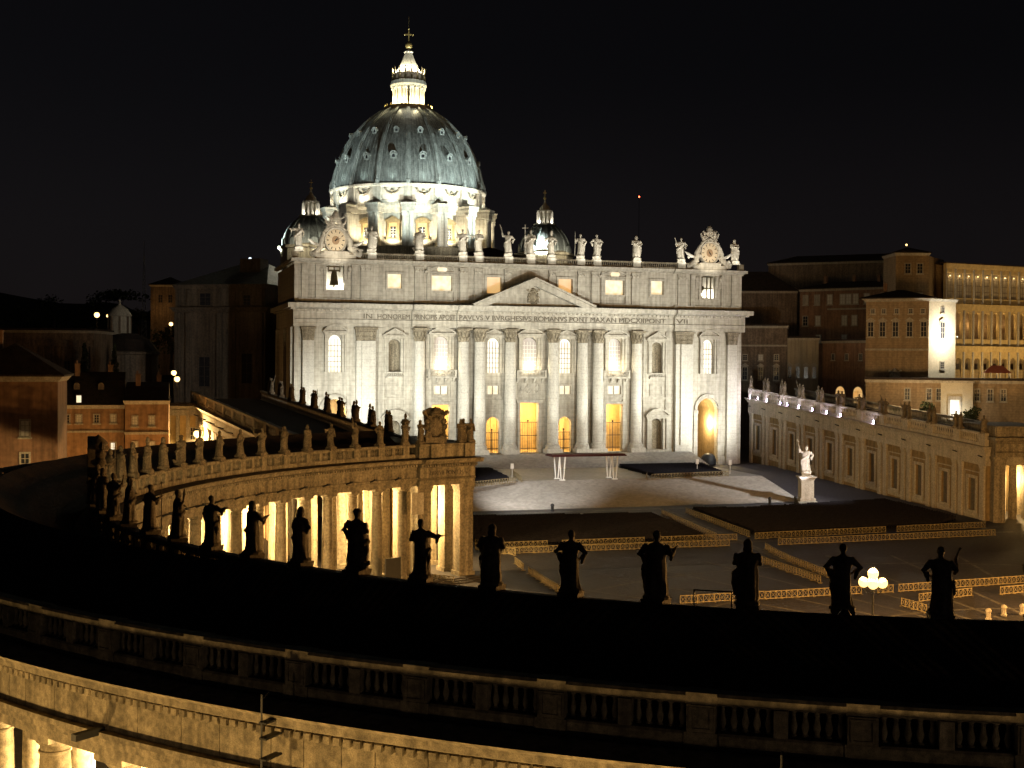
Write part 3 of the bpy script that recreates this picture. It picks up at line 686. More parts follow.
# garland band under the dome
m = MB().lathe([(27.0,75.0),(28.2,75.05),(28.2,75.9),(27.6,76.1),(27.6,81.0),(28.3,81.3),(28.7,81.9),(28.7,82.4),(27.5,82.45)], DX, DY, 96)
band = part('garland_band', m, TRAV, BAS, True)
for k in range(16):
    a = PH+k*pi/8; m = MB(Matrix.Translation((*polar(a, 27.6), 0)) @ Matrix.Rotation(a+pi/2, 4, 'Z')); m.box(-1.5, 1.5, -.75, .2, 75.9, 81.3); part('band_pier', m, TRAV, band)
    b = a+pi/16; m = MB(Matrix.Translation((*polar(b, 27.55), 0)) @ Matrix.Rotation(b+pi/2, 4, 'Z'))
    m.tube([(-2.4,-.25,80.2),(-1.6,-.4,78.9),(0,-.5,78.2),(1.6,-.4,78.9),(2.4,-.25,80.2)], [.22,.38,.5,.38,.22], 7); m.ball((0,-.4,79.6), (.7,.35,.5), 8, 6); m.ball((-2.4,-.3,80.3), .4, 6, 5); m.ball((2.4,-.3,80.3), .4, 6, 5)
    part('garland', m, TRAV_OLD, band, True)
# drum
m = MB().lathe([(25.6,54),(25.6,72.0),(26.6,72.1),(26.8,73.2),(27.4,73.6),(27.9,74.6),(27.9,75.0),(26,75.05)], DX, DY, 96); drum = part('drum', m, TRAV, BAS, True)
m = MB().lathe([(33.5,52),(33.5,59.6),(33.0,60.2),(25,60.3)], DX, DY, 64); part('drum_base', m, TRAV_OLD, drum, True)
for k in range(16):
    a = PH+k*pi/8; M = Matrix.Translation((*polar(a, 0), 0)) @ Matrix.Rotation(a+pi/2, 4, 'Z')
    m = MB(M); m.box(-1.05, 1.05, -31.3, -25.4, 60.2, 71.8)
    m.box(-2.1, 2.1, -32.2, -25.4, 72.0, 73.2); m.box(-2.45, 2.45, -32.7, -25.3, 73.2, 73.8); m.frus(-2.3, 2.3, -32.6, -25.3, 73.8, 74.6, .45); m.box(-1.7, 1.7, -31.4, -25.3, 74.6, 75.4)
    bt = part('buttress', m, TRAV, drum)
    for s in (-1, 1):
        c = MB(M); c.lathe([(.98,60.25),(.98,60.7),(.86,61.0),(.78,61.3),(.77,65),(.68,70.2)], s*1.25, -31.3, 12)
        c.lathe([(.66,70.2),(.8,70.9),(1.0,71.9)], s*1.25, -31.3, 8); c.box(s*1.25-1.0, s*1.25+1.0, -32.3, -30.3, 71.7, 72.0)
        for i in range(8): c.ball((s*1.25+.82*cos(i*pi/4), -31.3+.82*sin(i*pi/4), 71.0+.3*(i%2)), (.2,.2,.35), 5, 4)
        part('column', c, TRAV_COL, bt, True)
    b = a+pi/16; M2 = Matrix.Translation((*polar(b, 0), 0)) @ Matrix.Rotation(b+pi/2, 4, 'Z'); yy = -25.75
    m = MB(M2)
    for s in (-1, 1): m.box(s*1.5-(.75 if s < 0 else 0), s*1.5+(.75 if s > 0 else 0), yy-.5, yy+.3, 63.2, 68.6)
    m.box(-2.6, 2.6, yy-.7, yy+.3, 68.6, 69.2); m.box(-2.5, 2.5, yy-.8, yy+.3, 62.5, 63.2)
    if k % 2: m.prism([(-3.0,69.2),(3.0,69.2),(0,70.9)], yy-1.0, yy+.2)
    else: m.prism([(-3.0+6*i/10, 69.2+1.4*sin(pi*i/10)) for i in range(11)], yy-1.0, yy+.2)
    w = part('drum_window', m, OCHRE, drum)
    m = MB(M2); m.box(-1.5, 1.5, yy-.25, yy+.1, 63.2, 68.6); part('recess', m, YELLOW, w)
    m = MB(M2); m.box(-.95, .95, yy-.3, yy-.2, 63.6, 67.3); part('pane', m, GLASS_D, w)
    m = MB(M2); m.box(-.07, .07, yy-.37, yy-.31, 63.6, 67.3)
    for z in (64.5, 65.4, 66.3): m.box(-.95, .95, yy-.37, yy-.31, z, z+.1)
    part('glazing_bars', m, WHITE, w)
# lantern
m = MB().lathe([(8.4,109.2),(9.3,109.7),(9.3,110.5),(8.7,110.6),(8.7,111.2),(5.0,111.3)], DX, DY, 40); lant = part('lantern', m, STONE_TRIM, BAS, True)
for k in range(24): a = 2*pi*k/24; part('gallery_post', MB().tube([(*polar(a, 8.9), 110.5), (*polar(a, 8.9), 111.7)], .16, 5), GILT, lant)
m = MB().lathe([(4.3,111.2),(4.3,118.0),(4.8,118.1),(4.8,118.6)], DX, DY, 32); part('lantern_core', m, TRAV, lant, True)
for k in range(16):
    a = PH+k*pi/8+pi/16; m = MB(Matrix.Translation((*polar(a, 0), 0)) @ Matrix.Rotation(a+pi/2, 4, 'Z'))
    m.box(-.55, .55, -5.6, -4.2, 111.2, 117.2); m.box(-.75, .75, -6.5, -4.2, 117.2, 118.0)
    for s in (-1, 1): m.lathe([(.36,111.3),(.3,111.7),(.27,116.4),(.4,117.2)], s*.42, -5.8, 8)
    part('lantern_buttress', m, TRAV_COL, lant)
    b = a+pi/16; m = MB(Matrix.Translation((*polar(b, 4.33), 0)) @ Matrix.Rotation(b+pi/2, 4, 'Z')); m.prism(arched(0, 112.6, .62, 3.6, 6), -.03, .1); part('lantern_window', m, OCHRE, lant)
    m = MB(); c = polar(a, 6.1); m.lathe([(.42,119.2),(.45,119.9),(.2,120.2),(.4,121.0),(.22,121.5),(.3,122.0),(.05,122.6)], *c, 7); part('candelabrum', m, BRONZE, lant, True)
m = MB().lathe([(4.6,118.0),(6.7,118.1),(6.9,118.6),(6.6,119.2),(6.0,119.3)], DX, DY, 40); part('lantern_cornice', m, TRAV, lant, True)
m = MB().lathe([(5.9,119.2),(5.9,120.4),(5.4,120.7),(4.6,120.8)], DX, DY, 40); part('attic_ring', m, STONE_DIM, lant, True)
m = MB().lathe([(4.4,120.8),(4.0,122.0),(3.2,123.8),(2.4,125.8),(1.7,127.8),(1.35,128.9),(1.75,129.2),(1.6,129.6),(.9,129.7),(.6,130.3)], DX, DY, 32); part('spire', m, TRAV, lant, True)
m = MB().ball((DX, DY, 131.5), 1.28, 20, 12); part('ball', m, GILT, lant, True)
m = MB(Matrix.Translation((DX, DY, 0)) @ Matrix.Rotation(PH+pi/2, 4, 'Z')); m.box(-.17, .17, -.17, .17, 132.6, 137.2); m.box(-1.45, 1.45, -.16, .16, 135.1, 135.5)
for x, z in ((-1.5,135.3), (1.5,135.3), (0,137.3)): m.ball((x, 0, z), .3, 6, 5)
m.box(-.03, .03, -.03, .03, 137.2, 141.5)
part('cross', m, GILT, lant)

def lerp_tab(x, T):
    if x <= T[0][0]: return T[0][1]
    for (a, b), (c, d) in zip(T, T[1:]):
        if x <= c: return b+(d-b)*(x-a)/(c-a)
    return T[-1][1]
ZT = [(52,52),(54,54),(60.2,58.8),(72,70.2),(75,73.4),(82.4,79.8),(109.8,108.3),(118.6,117.2),(120.8,121.9),(129.7,129.3),(143,143)]
ST = [(50,.95),(108,.945),(111,.92),(119,.92),(130,.95)]
def fd(p):
    k = lerp_tab(p.z, ST); return Vector((DX+(p.x-DX)*k, DY+(p.y-DY)*k, lerp_tab(p.z, ZT)))
warp(fd)
def small_dome(cx, cy, zb, sgn):
    prof = [(8.5,zb),(8.4,zb+1.4),(7.9,zb+3.4),(6.9,zb+5.4),(5.4,zb+7.2),(3.6,zb+8.5),(2.6,zb+9.0)]
    m = MB().lathe(prof, cx, cy, 48); d = part('lesser_dome', m, LEAD, BAS, True)
    for k in range(16):
        a = PH+k*pi/8; m = MB(); vs = []
        for r, z in prof:
            for t, rr in ((-.3, r-.2), (-.3, r+.28), (.3, r+.28), (.3, r-.2)): vs.append((cx+rr*cos(a)-t*sin(a), cy+rr*sin(a)+t*cos(a), z))
        m.add(vs, [(i*4+q, i*4+(q+1)%4, i*4+4+(q+1)%4, i*4+4+q) for i in range(len(prof)-1) for q in range(4)]); part('rib', m, LEAD_RIB, d)
    for k in range(8):
        a = PH+pi/16+k*pi/4; m = MB(Matrix.Translation((cx+8.3*cos(a), cy+8.3*sin(a), zb)) @ Matrix.Rotation(a+pi/2, 4, 'Z')); m.prism(arched(0, -.4, 2.3, 2.3, 8), -.6, .8); m.prism(arched(0, -.2, 1.2, 1.6, 8), -.64, -.6); part('dormer', m, LEAD_RIB, d)
    m = MB().lathe([(9.4,zb-12),(9.4,zb-1.6),(10.2,zb-1.3),(10.2,zb-.6),(9.2,zb-.5),(8.6,zb+.05)], cx, cy, 8, PH, PH+2*pi); part('drum', m, TRAV_OLD, d)
    m = MB().lathe([(3.7,zb+8.75),(3.7,zb+9.3),(2.1,zb+9.5),(2.1,zb+13.0),(2.6,zb+13.2),(2.6,zb+13.7),(1.9,zb+13.8),(1.6,zb+14.8),(.7,zb+15.8),(.3,zb+16.8),(.18,zb+17.5)], cx, cy, 24); l = part('lantern', m, TRAV, d, True)
    for k in range(8):
        a = PH+k*pi/4; m = MB(Matrix.Translation((cx, cy, 0)) @ Matrix.Rotation(a+pi/2, 4, 'Z')); m.box(-.3, .3, -2.75, -1.9, zb+9.45, zb+13.1); part('lantern_pier', m, TRAV, l)
    m = MB().ball((cx, cy, zb+17.8), .45, 8, 6); m.box(cx-.08, cx+.08, cy-.08, cy+.08, zb+18.1, zb+20.6); m.box(cx-.6, cx+.6, cy-.07, cy+.07, zb+19.5, zb+19.7); part('finial', m, GILT, l)
    for k in range(4):
        a = PH+k*pi/2+pi/4; light('lantern_flood', 'POINT', (cx+3.2*cos(a), cy+3.2*sin(a), zb+9.55), 300, (1, .96, .85), size=.2)
    for q in (-.2, .5): light('dome_flood', 'POINT', (cx+14*cos(PH+q), cy+14*sin(PH+q), zb-1), 900, (1, .92, .68), size=.3)
small_dome(-38.5, 107, 57.4, -1); small_dome(38.6, 107, 57.6, 1)
# floodlights round the drum, lantern and dome shell
for k in range(16):
    a = PH+pi/16+k*pi/8
    if cos(a-PH) < -.35: continue
    x, y = polar(a, 28.3); light('drum_flood', 'SPOT', (x, y, 59.3), 6500, (1, .87, .60), (*polar(a, 24.8), 66.5), 120, .8, .3)
    x, y = polar(a, 29.2); light('garland_flood', 'SPOT', (x, y, 74.0), 1200, (1, .96, .80), (*polar(a, 26), 78), 140, .8, .25)
    x, y = polar(a, 28.0); light('shell_flood', 'SPOT', (x, y, 80.6), 380, (.80, 1, .90), (*polar(a, 20), 97), 95, 1, .3)
for k in range(8):
    a = PH+pi/8+k*pi/4
    if cos(a-PH) < -.4: continue
    x, y = polar(a, 7.2); light('lantern_flood', 'POINT', (x, y, 110.6), 2300, (1, .87, .50), size=.2)
    x, y = polar(a, 5.2); light('spire_flood', 'POINT', (x, y, 122.6), 1100, (1, .95, .72), size=.15)
for a in (-.5, .5): x, y = polar(PH+a, 60); light('drum_flood_far', 'SPOT', (x, y, 54.5), 26000, (1, .95, .80), (*polar(PH+a*.6, 24), 70), 46, 1, .5)
for a, e in ((-.75, 70000), (.05, 75000), (.85, 135000)):
    x, y = polar(PH+a, 64); light('shell_flood_far', 'SPOT', (x, y, 54), e*.92, (.84, 1, .94), (*polar(PH+a, 20), 84), 50, .8, .5)
# ------------------------------------------------------------------ saints: a few robed figures, fused to one continuous mesh each
def fuse(mb, name, mat, voxel):
    me = mb.mesh(name); o = bpy.data.objects.new(name, me); COL.objects.link(o)
    md = o.modifiers.new('r', 'REMESH'); md.mode = 'VOXEL'; md.voxel_size = voxel
    bpy.context.view_layer.update()
    out = bpy.data.meshes.new_from_object(o.evaluated_get(bpy.context.evaluated_depsgraph_get()))
    bpy.data.objects.remove(o); out.name = name
    out.materials.clear(); out.materials.append(mat)
    out.polygons.foreach_set('use_smooth', [True]*len(out.polygons)); out.update()
    return out
def saint_mesh(seed, wide=1.0, ra='down', la='chest', hat=None, prop=None, lean=0.06, turn=0):
    rn = random.Random(seed); mb = MB(); n = 28
    ph = [rn.uniform(0, 6.28) for _ in range(6)]; sd = rn.choice((-1, 1))
    sec = [(0,.50,.44),(.12,.52,.46),(.45,.46,.42),(.9,.43,.39),(1.25,.44,.39),(1.55,.42,.37),(1.8,.39,.33),(2.1,.43,.33),(2.33,.45,.29),(2.46,.37,.24),(2.53,.22,.18),(2.60,.12,.12)]
    vs = []
    for z, rx, ry in sec:
        t = min(1, max(0, (2.5-z)/2.5)); fo = .10*t+.02
        if .2 < z < 2.45: rx *= 1+(wide-1)*.9; ry *= 1+(wide-1)*.7
        cx = lean*sd*sin(z*1.25); cyy = -.05*sin(z*1.1+ph[3])
        for k in range(n):
            a = 2*pi*k/n
            f = 1+fo*(sin(5*a+ph[0]+z*.9)+.7*sin(9*a+ph[1]-z*1.3)+.5*sin(3*a+ph[2]+2*z))*.62
            vs.append((cx+rx*f*cos(a), cyy+ry*f*sin(a), z))
    m = len(sec); fs = [(i*n+k, i*n+(k+1)%n, (i+1)*n+(k+1)%n, (i+1)*n+k) for i in range(m-1) for k in range(n)]
    fs += [tuple(range(n))[::-1], tuple((m-1)*n+k for k in range(n))]; mb.add(vs, fs)
    hx = lean*sd*sin(2.64*1.25)
    mb.tube([(hx, .02, 2.5), (hx, 0, 2.75)], [.13, .11], 8)
    H = Matrix.Translation((hx, -.04, 2.86)) @ Matrix.Rotation(turn, 4, 'Z')
    hm = MB(H); hm.ball((0, 0, .01), (.165, .20, .225), 14, 10); hm.ball((0, .05, .07), (.185, .185, .19), 12, 8)
    hm.add([(-.035,-.16,.05),(.035,-.16,.05),(.04,-.17,-.06),(-.04,-.17,-.06),(0,-.25,-.045)], [(0,1,4),(1,2,4),(2,3,4),(3,0,4),(0,3,2,1)])
    if hat != 'mitre': hm.ball((0, -.13, -.16), (.11, .10, .15), 10, 7)
    for s in (-1, 1): hm.ball((s*.16, .01, 0), (.03, .045, .06), 6, 5)
    if hat == 'mitre': hm.lathe([(.19,.10),(.21,.2),(.19,.38),(.08,.56),(0,.62)], 0, 0, 10)
    if hat == 'hood': hm.ball((0, .06, .04), (.22, .22, .26), 12, 8); hm.ball((0, .12, -.2), (.24, .18, .22), 10, 7)
    if hat == 'cap': hm.lathe([(.20,.06),(.26,.10),(.25,.15),(.17,.2),(.15,.27),(0,.29)], 0, 0, 12)
    mb.v += [] ; b = len(mb.v); mb.v += hm.v; mb.f += [tuple(b+i for i in f) for f in hm.f]
    P = {'down': ((.60,.02,1.95), (.55,-.20,1.55)), 'chest': ((.60,-.05,1.98), (.16,-.42,2.02)), 'out': ((.76,-.12,2.18), (1.10,-.30,2.22)), 'up': ((.78,-.08,2.45), (.86,-.22,3.0)),
         'side': ((.80,.0,2.22), (1.22,-.05,2.40)), 'fwd': ((.55,-.30,2.02), (.42,-.82,2.2)), 'hip': ((.80,.10,2.0), (.46,-.18,1.72)), 'staff': ((.66,-.10,2.05), (.72,-.42,2.28)), 'lute': ((.70,-.05,2.02), (.74,-.30,2.40))}
    hands = []
    for s, key in ((-1, ra), (1, la)):
        e, h = P[key]; e = Vector((s*e[0]+hx*.5, e[1], e[2])); h = Vector((s*h[0]+hx*.5, h[1], h[2])); sh = Vector((s*.36*wide+hx, .0, 2.42))
        w = .9+.25*(wide-1)
        mb.tube([sh, sh.lerp(e, .5)+Vector((0,0,-.02)), e, e.lerp(h, .55), e.lerp(h, .8)], [.17*w,.175*w,.16*w,.13*w,.10], 10)
        mb.tube([e.lerp(h, .4)+Vector((0,.02,0)), e.lerp(h, .5)+Vector((-s*.08,.05,-.42))], [.15, .07], 8)       # hanging sleeve
        d = (h-e).normalized(); mb.tube([e.lerp(h, .75), h, h+d*.11], [.062,.075,.055], 8, .7)
        side = d.cross(Vector((0,0,1))); side = side.normalized() if side.length > .1 else Vector((1,0,0))
        for q in range(4): r = h+d*.08+side*(q-1.5)*.042; mb.tube([r, r+d*(.10+.02*(q in (1,2)))+Vector((0,0,-.02)), r+d*(.15+.03*(q in (1,2)))+Vector((0,0,-.07))], [.022,.021,.016], 5)
        mb.tube([h-side*.05, h-side*.10+d*.08], [.026,.02], 5)
        hands.append(h+d*.06)
    # mantle thrown across the body
    mb.tube([(-sd*.40*wide, .05, 2.42), (-sd*.12, -.32, 2.05), (sd*.25*wide, -.36, 1.65), (sd*.48*wide, -.1, 1.45), (sd*.44*wide, .25, 1.3)], [.12,.13,.14,.15,.12], 8)
    mb.tube([(sd*.46*wide, .05, 1.5), (sd*.50*wide, .0, 1.0), (sd*.47*wide, .02, .45)], [.14,.13,.07], 8)
    if prop == 'staff': h = hands[0]; mb.tube([(h.x-.03, h.y, .05), (h.x, h.y, 3.35)], .045, 6)
    if prop == 'cross': h = hands[0]; mb.tube([(h.x, h.y, .05), (h.x, h.y, 3.7)], .05, 6); mb.tube([(h.x-.4, h.y, 3.25), (h.x+.4, h.y, 3.25)], .05, 6)
    if prop == 'palm': h = hands[0]; mb.tube([h, h+Vector((-.12,-.05,.5)), h+Vector((-.32,-.02,.95))], [.05,.10,.03], 6)
    if prop == 'book': h = hands[1]; mb.box(h.x-.18, h.x+.14, h.y-.08, h.y+.06, h.z-.1, h.z+.34)
    if prop == 'lute': h = hands[0]; mb.tube([h+Vector((.05,0,-.3)), h+Vector((0,0,.1)), h+Vector((-.12,0,.42)), h+Vector((-.2,0,.6))], [.13,.07,.05,.08], 7)
    if prop == 'beast': mb.ball((-.62, .25, .25), (.30,.22,.2), 9, 6); mb.ball((-.9, .2, .42), (.13,.12,.13), 8, 5)
    mb.lathe([(.62,-.02),(.62,.12),(.5,.2),(.2,.24)], 0, 0, 12)
    return mb
VAR = [dict(ra='side', la='chest', prop='palm'), dict(ra='side', la='down'), dict(ra='fwd', la='fwd', hat='hood'), dict(ra='chest', la='down', hat='hood', lean=.1),
       dict(ra='chest', la='hip', hat='cap', wide=1.32, prop='beast'), dict(ra='out', la='chest', wide=.95), dict(ra='chest', la='hip', wide=1.28, hat='hood'), dict(ra='hip', la='hip', wide=1.0),
       dict(ra='staff', la='hip', wide=1.25, prop='book'), dict(ra='chest', la='chest', wide=1.3, hat='hood', lean=.02), dict(ra='staff', la='hip', prop='staff'), dict(ra='lute', la='hip', prop='lute', wide=1.12),
       dict(ra='up', la='hip', prop='palm'), dict(ra='staff', la='chest', prop='cross', lean=.1), dict(ra='chest', la='hip', hat='mitre', prop='book'), dict(ra='out', la='hip', hat='mitre')]
POSE = ['outstretched arm and palm', 'arm straight out sideways', 'hood and folded arms', 'bowed hooded head', 'wide cap and animal', 'slim body, hand held out', 'wide hooded cloak', 'both elbows out',
        'book and lifted hand', 'bulky closed cloak', 'straight staff', 'instrument at the shoulder', 'arm lifted high', 'tall cross', 'mitre and book', 'mitre and outstretched hand']
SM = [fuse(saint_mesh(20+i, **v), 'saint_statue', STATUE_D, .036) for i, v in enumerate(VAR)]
SMW = {}
PLM = MB().frus(-.5, .5, -.5, .5, -.35, 0, .05); PLM.box(-.62, .62, -.62, .62, -.45, -.35)
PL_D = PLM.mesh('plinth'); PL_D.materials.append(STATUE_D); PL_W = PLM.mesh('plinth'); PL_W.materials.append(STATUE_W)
USED = set()
def saint(v, loc, rz, label, group, scale=1, white=False, mesh=None):
    me = mesh or SM[v]
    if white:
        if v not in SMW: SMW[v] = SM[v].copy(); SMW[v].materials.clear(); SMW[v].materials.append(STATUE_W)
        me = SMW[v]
    o = inst('saint_statue', me, None, loc, rz, scale)
    tag(o, label, 'statue', group)
    p = bpy.data.objects.new('plinth', PL_W if white else PL_D); COL.objects.link(p); p.parent = o
    return o

# ------------------------------------------------------------------ colonnades
STEP = 3.708
def colonnade(root, cx, cy, angs, t0, t1, mirror, balu_out, balu_in, full=True):
    """angs: column angles (deg); t0..t1: the end block"""
    s = -1 if mirror else 1
    A = lambda d: R(180-d) if mirror else R(d)
    lo, hi = t1+.02, max(angs)+STEP/2
    a0, a1 = A(lo), A(hi); n = max(6, int((hi-lo)/1.2))
    P = lambda r, d, z: (cx+r*cos(A(d)), cy+r*sin(A(d)), z)
    part('steps', MB().arc([(63.6,-10.2),(85.6,-10.2),(85.6,-9.6),(85.0,-9.6),(85.0,-9.4),(84.4,-9.4),(84.4,-9.2),(64.8,-9.2),(64.8,-9.4),(64.2,-9.4),(64.2,-9.6),(63.6,-9.6)], A(t0-.6), a1, n+6, cx, cy), COBBLE, root)
    for (ra, rb) in ((66.4, 68.3), (70.5, 72.4), (76.7, 78.6), (81.1, 83.1)):
        part('architrave', MB().arc([(ra,3.95),(rb,3.95),(rb,4.42),(rb+.12,4.45),(rb+.12,4.75),(rb+.34,4.85),(rb+.34,5.1),(ra-.34,5.1),(ra-.34,4.85),(ra-.12,4.75),(ra-.12,4.45),(ra,4.42)], a0, a1, n, cx, cy), TRAV_OLD, root)
    part('ceiling', MB().arc([(68,5.102),(82,5.102),(82,5.4),(68,5.4)], a0, a1, n, cx, cy), TRAV_OLD, root)
    part('frieze', MB().arc([(81.0,5.102),(83.06,5.102),(83.06,6.5),(81.0,6.5)], a0, a1, n, cx, cy), TRAV_OLD, root)
    if full:
        m = MB(); d = 203; q_ = random.Random(9)
        while d < 249:
            w_ = q_.uniform(.9, 2.2); m.arc([(83.061,5.11),(83.1,5.11),(83.1,6.6),(83.061,6.6)], R(d), R(d+w_-.028), 2, cx, cy); d += w_
        part('frieze_blocks', m, TRAV_OLD, root)
    part('frieze', MB().arc([(66.4,5.102),(68.4,5.102),(68.4,6.5),(66.4,6.5)], a0, a1, n, cx, cy), TRAV_OLD, root)
    part('cornice', MB().arc([(81.0,6.502),(83.25,6.502),(83.25,6.62),(83.4,6.64),(83.4,6.98),(84.0,7.05),(84.35,7.2),(84.4,7.5),(84.65,7.7),(82.0,7.9),(81.0,7.9)], a0, a1, n, cx, cy, .1), TRAV_OLD, root)
    part('cornice', MB().arc([(68.4,6.502),(66.25,6.502),(66.25,6.62),(66.1,6.64),(66.1,6.98),(65.5,7.05),(65.15,7.2),(65.1,7.5),(64.85,7.7),(67.5,7.82),(68.4,7.82)], a0, a1, n, cx, cy), TRAV_OLD, root)
    for r, dr, vis in ((83.4, .26, balu_out), (66.1, -.26, balu_in)):
        if vis is None: continue
        da = .456/r; h = .14/r; t, te = R(vis[0]), R(vis[1]); bk = r-dr*.3
        lo_ = []; up_ = []
        while t < te: up_ += [(bk, t), (r+dr, t), (r+dr, t+2*h), (bk, t+2*h)]; t += da
        m = MB(); k_ = len(up_)//4
        vs = []; fs = []
        for i in range(k_):                               # teeth joined by a continuous back strip
            a1, a2 = up_[4*i][1], up_[4*i+2][1]; b_ = len(vs)
            for q, a_ in ((bk-dr*.4, a1), (bk-dr*.4, a2), (bk, a1), (bk, a2), (r+dr, a1), (r+dr, a2)):
                for z_ in (6.66, 6.95): x_, y_, _ = P(q, degrees(a_), z_); vs.append((x_, y_, z_))
            fs += [(b_+4,b_+8,b_+9,b_+5), (b_+6,b_+7,b_+11,b_+10), (b_+8,b_+10,b_+11,b_+9), (b_+4,b_+6,b_+10,b_+8), (b_+5,b_+9,b_+11,b_+7), (b_+0,b_+1,b_+3,b_+2), (b_,b_+2,b_+6,b_+4), (b_+1,b_+5,b_+7,b_+3)]
            if i: c_ = b_-12; fs += [(c_+6,b_+4,b_+5,c_+7), (c_+2,c_+3,b_+1,b_+0), (c_+2,b_+0,b_+4,c_+6), (c_+3,c_+7,b_+5,b_+1)]
        m.add(vs, fs)
        part('dentil_course', m, TRAV_OLD, root)
    if full:
        part('roof', MB().arc([(68.5,7.0),(81,7.0),(81,8.0),(74.8,11.3),(68.5,8.0)], a0, a1, n, cx, cy), TILE, root)
    # balustrades
    for r, vis, out in ((82.7, balu_out, True), (66.8, balu_in, False)):
        if vis is None: continue
        v0, v1 = A(vis[0]), A(vis[1]); k = max(4, int((vis[1]-vis[0])/1.0))
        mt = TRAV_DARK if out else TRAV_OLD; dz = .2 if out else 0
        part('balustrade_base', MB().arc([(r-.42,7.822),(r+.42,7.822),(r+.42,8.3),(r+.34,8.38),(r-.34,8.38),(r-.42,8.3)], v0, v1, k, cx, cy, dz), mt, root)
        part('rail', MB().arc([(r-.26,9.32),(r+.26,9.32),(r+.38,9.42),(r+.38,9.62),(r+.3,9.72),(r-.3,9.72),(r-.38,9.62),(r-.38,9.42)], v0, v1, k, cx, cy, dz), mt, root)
        bal = MB().lathe([(.13,8.38),(.13,8.45),(.07,8.5),(.12,8.66),(.13,8.76),(.09,8.95),(.065,9.1),(.09,9.16),(.07,9.2),(.12,9.25),(.12,9.32)], 0, 0, 10).mesh('baluster', smooth=True)
        bal.materials.append(mt)
        spots = []
        pier_a = [x for x in angs if vis[0]-1 < x < vis[1]+1]
        for x in pier_a:
            w = degrees(.5/r); hw = degrees(.22/r)
            M = Matrix.Translation(P(r, x, dz)) @ Matrix.Rotation(A(x)+pi/2, 4, 'Z')
            m = MB(M); m.box(-.5, .5, -.45, .45, 8.381, 9.319); m.box(-.58, .58, -.47, .47, 7.83, 8.381); m.box(-.54, .54, -.375, .375, 9.322, 9.735)
            if out: m.wall(rect(0, 8.45, .82, .8), [rect(0, 8.53, .62, .64)], -.5, -.452) if not mirror else None
            part('pier', m, mt, root)
            hx = x+STEP/2
            if vis[0] < hx < vis[1]:
                m = MB(Matrix.Translation(P(r, hx, dz)) @ Matrix.Rotation(A(hx)+pi/2, 4, 'Z')); m.box(-.24, .24, -.36, .36, 8.381, 9.319); part('half_pier', m, mt, root)
            nb = 5
            for q in range(nb):
                for b0, b1 in ((x+w, hx-hw), (hx+hw, x+STEP-w)):
                    y = b0+(b1-b0)*(q+.5)/nb
                    if vis[0] < y < vis[1]: spots.append(y)
        spots.sort(key=lambda d: (Vector(P(r, d, 9))-CAM).length)
        keep = spots[:100] if out else []
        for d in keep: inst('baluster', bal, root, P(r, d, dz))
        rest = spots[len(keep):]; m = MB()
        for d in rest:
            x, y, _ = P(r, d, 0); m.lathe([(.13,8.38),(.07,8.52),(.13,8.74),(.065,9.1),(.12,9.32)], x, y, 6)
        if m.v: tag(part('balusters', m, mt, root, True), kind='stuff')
    # columns: one mesh per row radius, each column an object
    for r, rad in ((67.35, .74), (71.45, .76), (77.65, .78), (82.05, .8)):
        pr = [(rad*1.35,-9.2),(rad*1.35,-8.9),(rad*1.25,-8.8),(rad*1.28,-8.6),(rad*1.04,-8.45),(rad,-8.3),(rad*1.01,-4.5),(rad*.97,-1),(rad*.9,2.1),(rad*.86,2.9),(rad*.94,2.95),(rad*.94,3.05),(rad*.86,3.1),(rad*.86,3.33),(rad*1.02,3.41),(rad*1.16,3.61)]
        m = MB().lathe(pr, 0, 0, 22); m.box(-rad*1.2, rad*1.2, -rad*1.2, rad*1.2, 3.61, 3.948)
        me = m.mesh('column', smooth=True); me.materials.append(TRAV_OLD)
        for d in angs:
            if full and not (d < 156 or (r > 76 and 206 < d < 226)): continue
            inst('column', me, root, P(r, d, 0), A(d))
    # end block
    b0, b1 = A(t0), A(t1); tb = MB()
    part('end_entablature', MB().arc([(65.7,3.95),(84,3.95),(84,4.7),(84.3,4.9),(84.05,5.1),(84.05,6.45),(84.4,6.6),(84.4,6.98),(85.1,7.1),(85.5,7.7),(64.2,7.7),(64.6,7.1),(65.3,6.98),(65.3,6.6),(65.65,6.45),(65.65,5.1),(65.4,4.9),(65.7,4.7)], b0, b1, 8, cx, cy), TRAV_OLD, root)
    # cornice returned across the end
    e = A(t0-.55); m = MB().arc([(64.4,7.1),(85.3,7.1),(85.6,7.72),(64.1,7.72)], e, A(t0), 2, cx, cy); part('end_cornice', m, TRAV_OLD, root)
    m = MB(); d = t0
    while d < t1-.2:
        pr = [P(65.28, d, 0), P(65.28, d+.14, 0), P(64.95, d+.14, 0), P(64.95, d, 0)]
        m.add([(x, y, 6.64) for x, y, _ in pr]+[(x, y, 6.95) for x, y, _ in pr], [(0,1,2,3),(4,5,6,7),(0,1,5,4),(1,2,6,5),(2,3,7,6),(3,0,4,7)]); d += .36
    part('dentil_course', m, TRAV_OLD, root)
    part('parapet', MB().arc([(65.9,7.72),(83.8,7.72),(83.8,9.4),(84.0,9.5),(84.0,9.75),(65.7,9.75),(65.7,9.5),(65.9,9.4)], b0, b1, 8, cx, cy), TRAV_OLD, root)
    for i, (p0, p1) in enumerate(((t0+.1, t0+1.5), (t1-2.9, t1-1.5))):
        part('parapet_pier', MB().arc([(65.5,7.73),(65.895,7.73),(65.895,9.76),(65.5,9.76)], A(p0), A(p1), 2, cx, cy), TRAV_OLD, root)
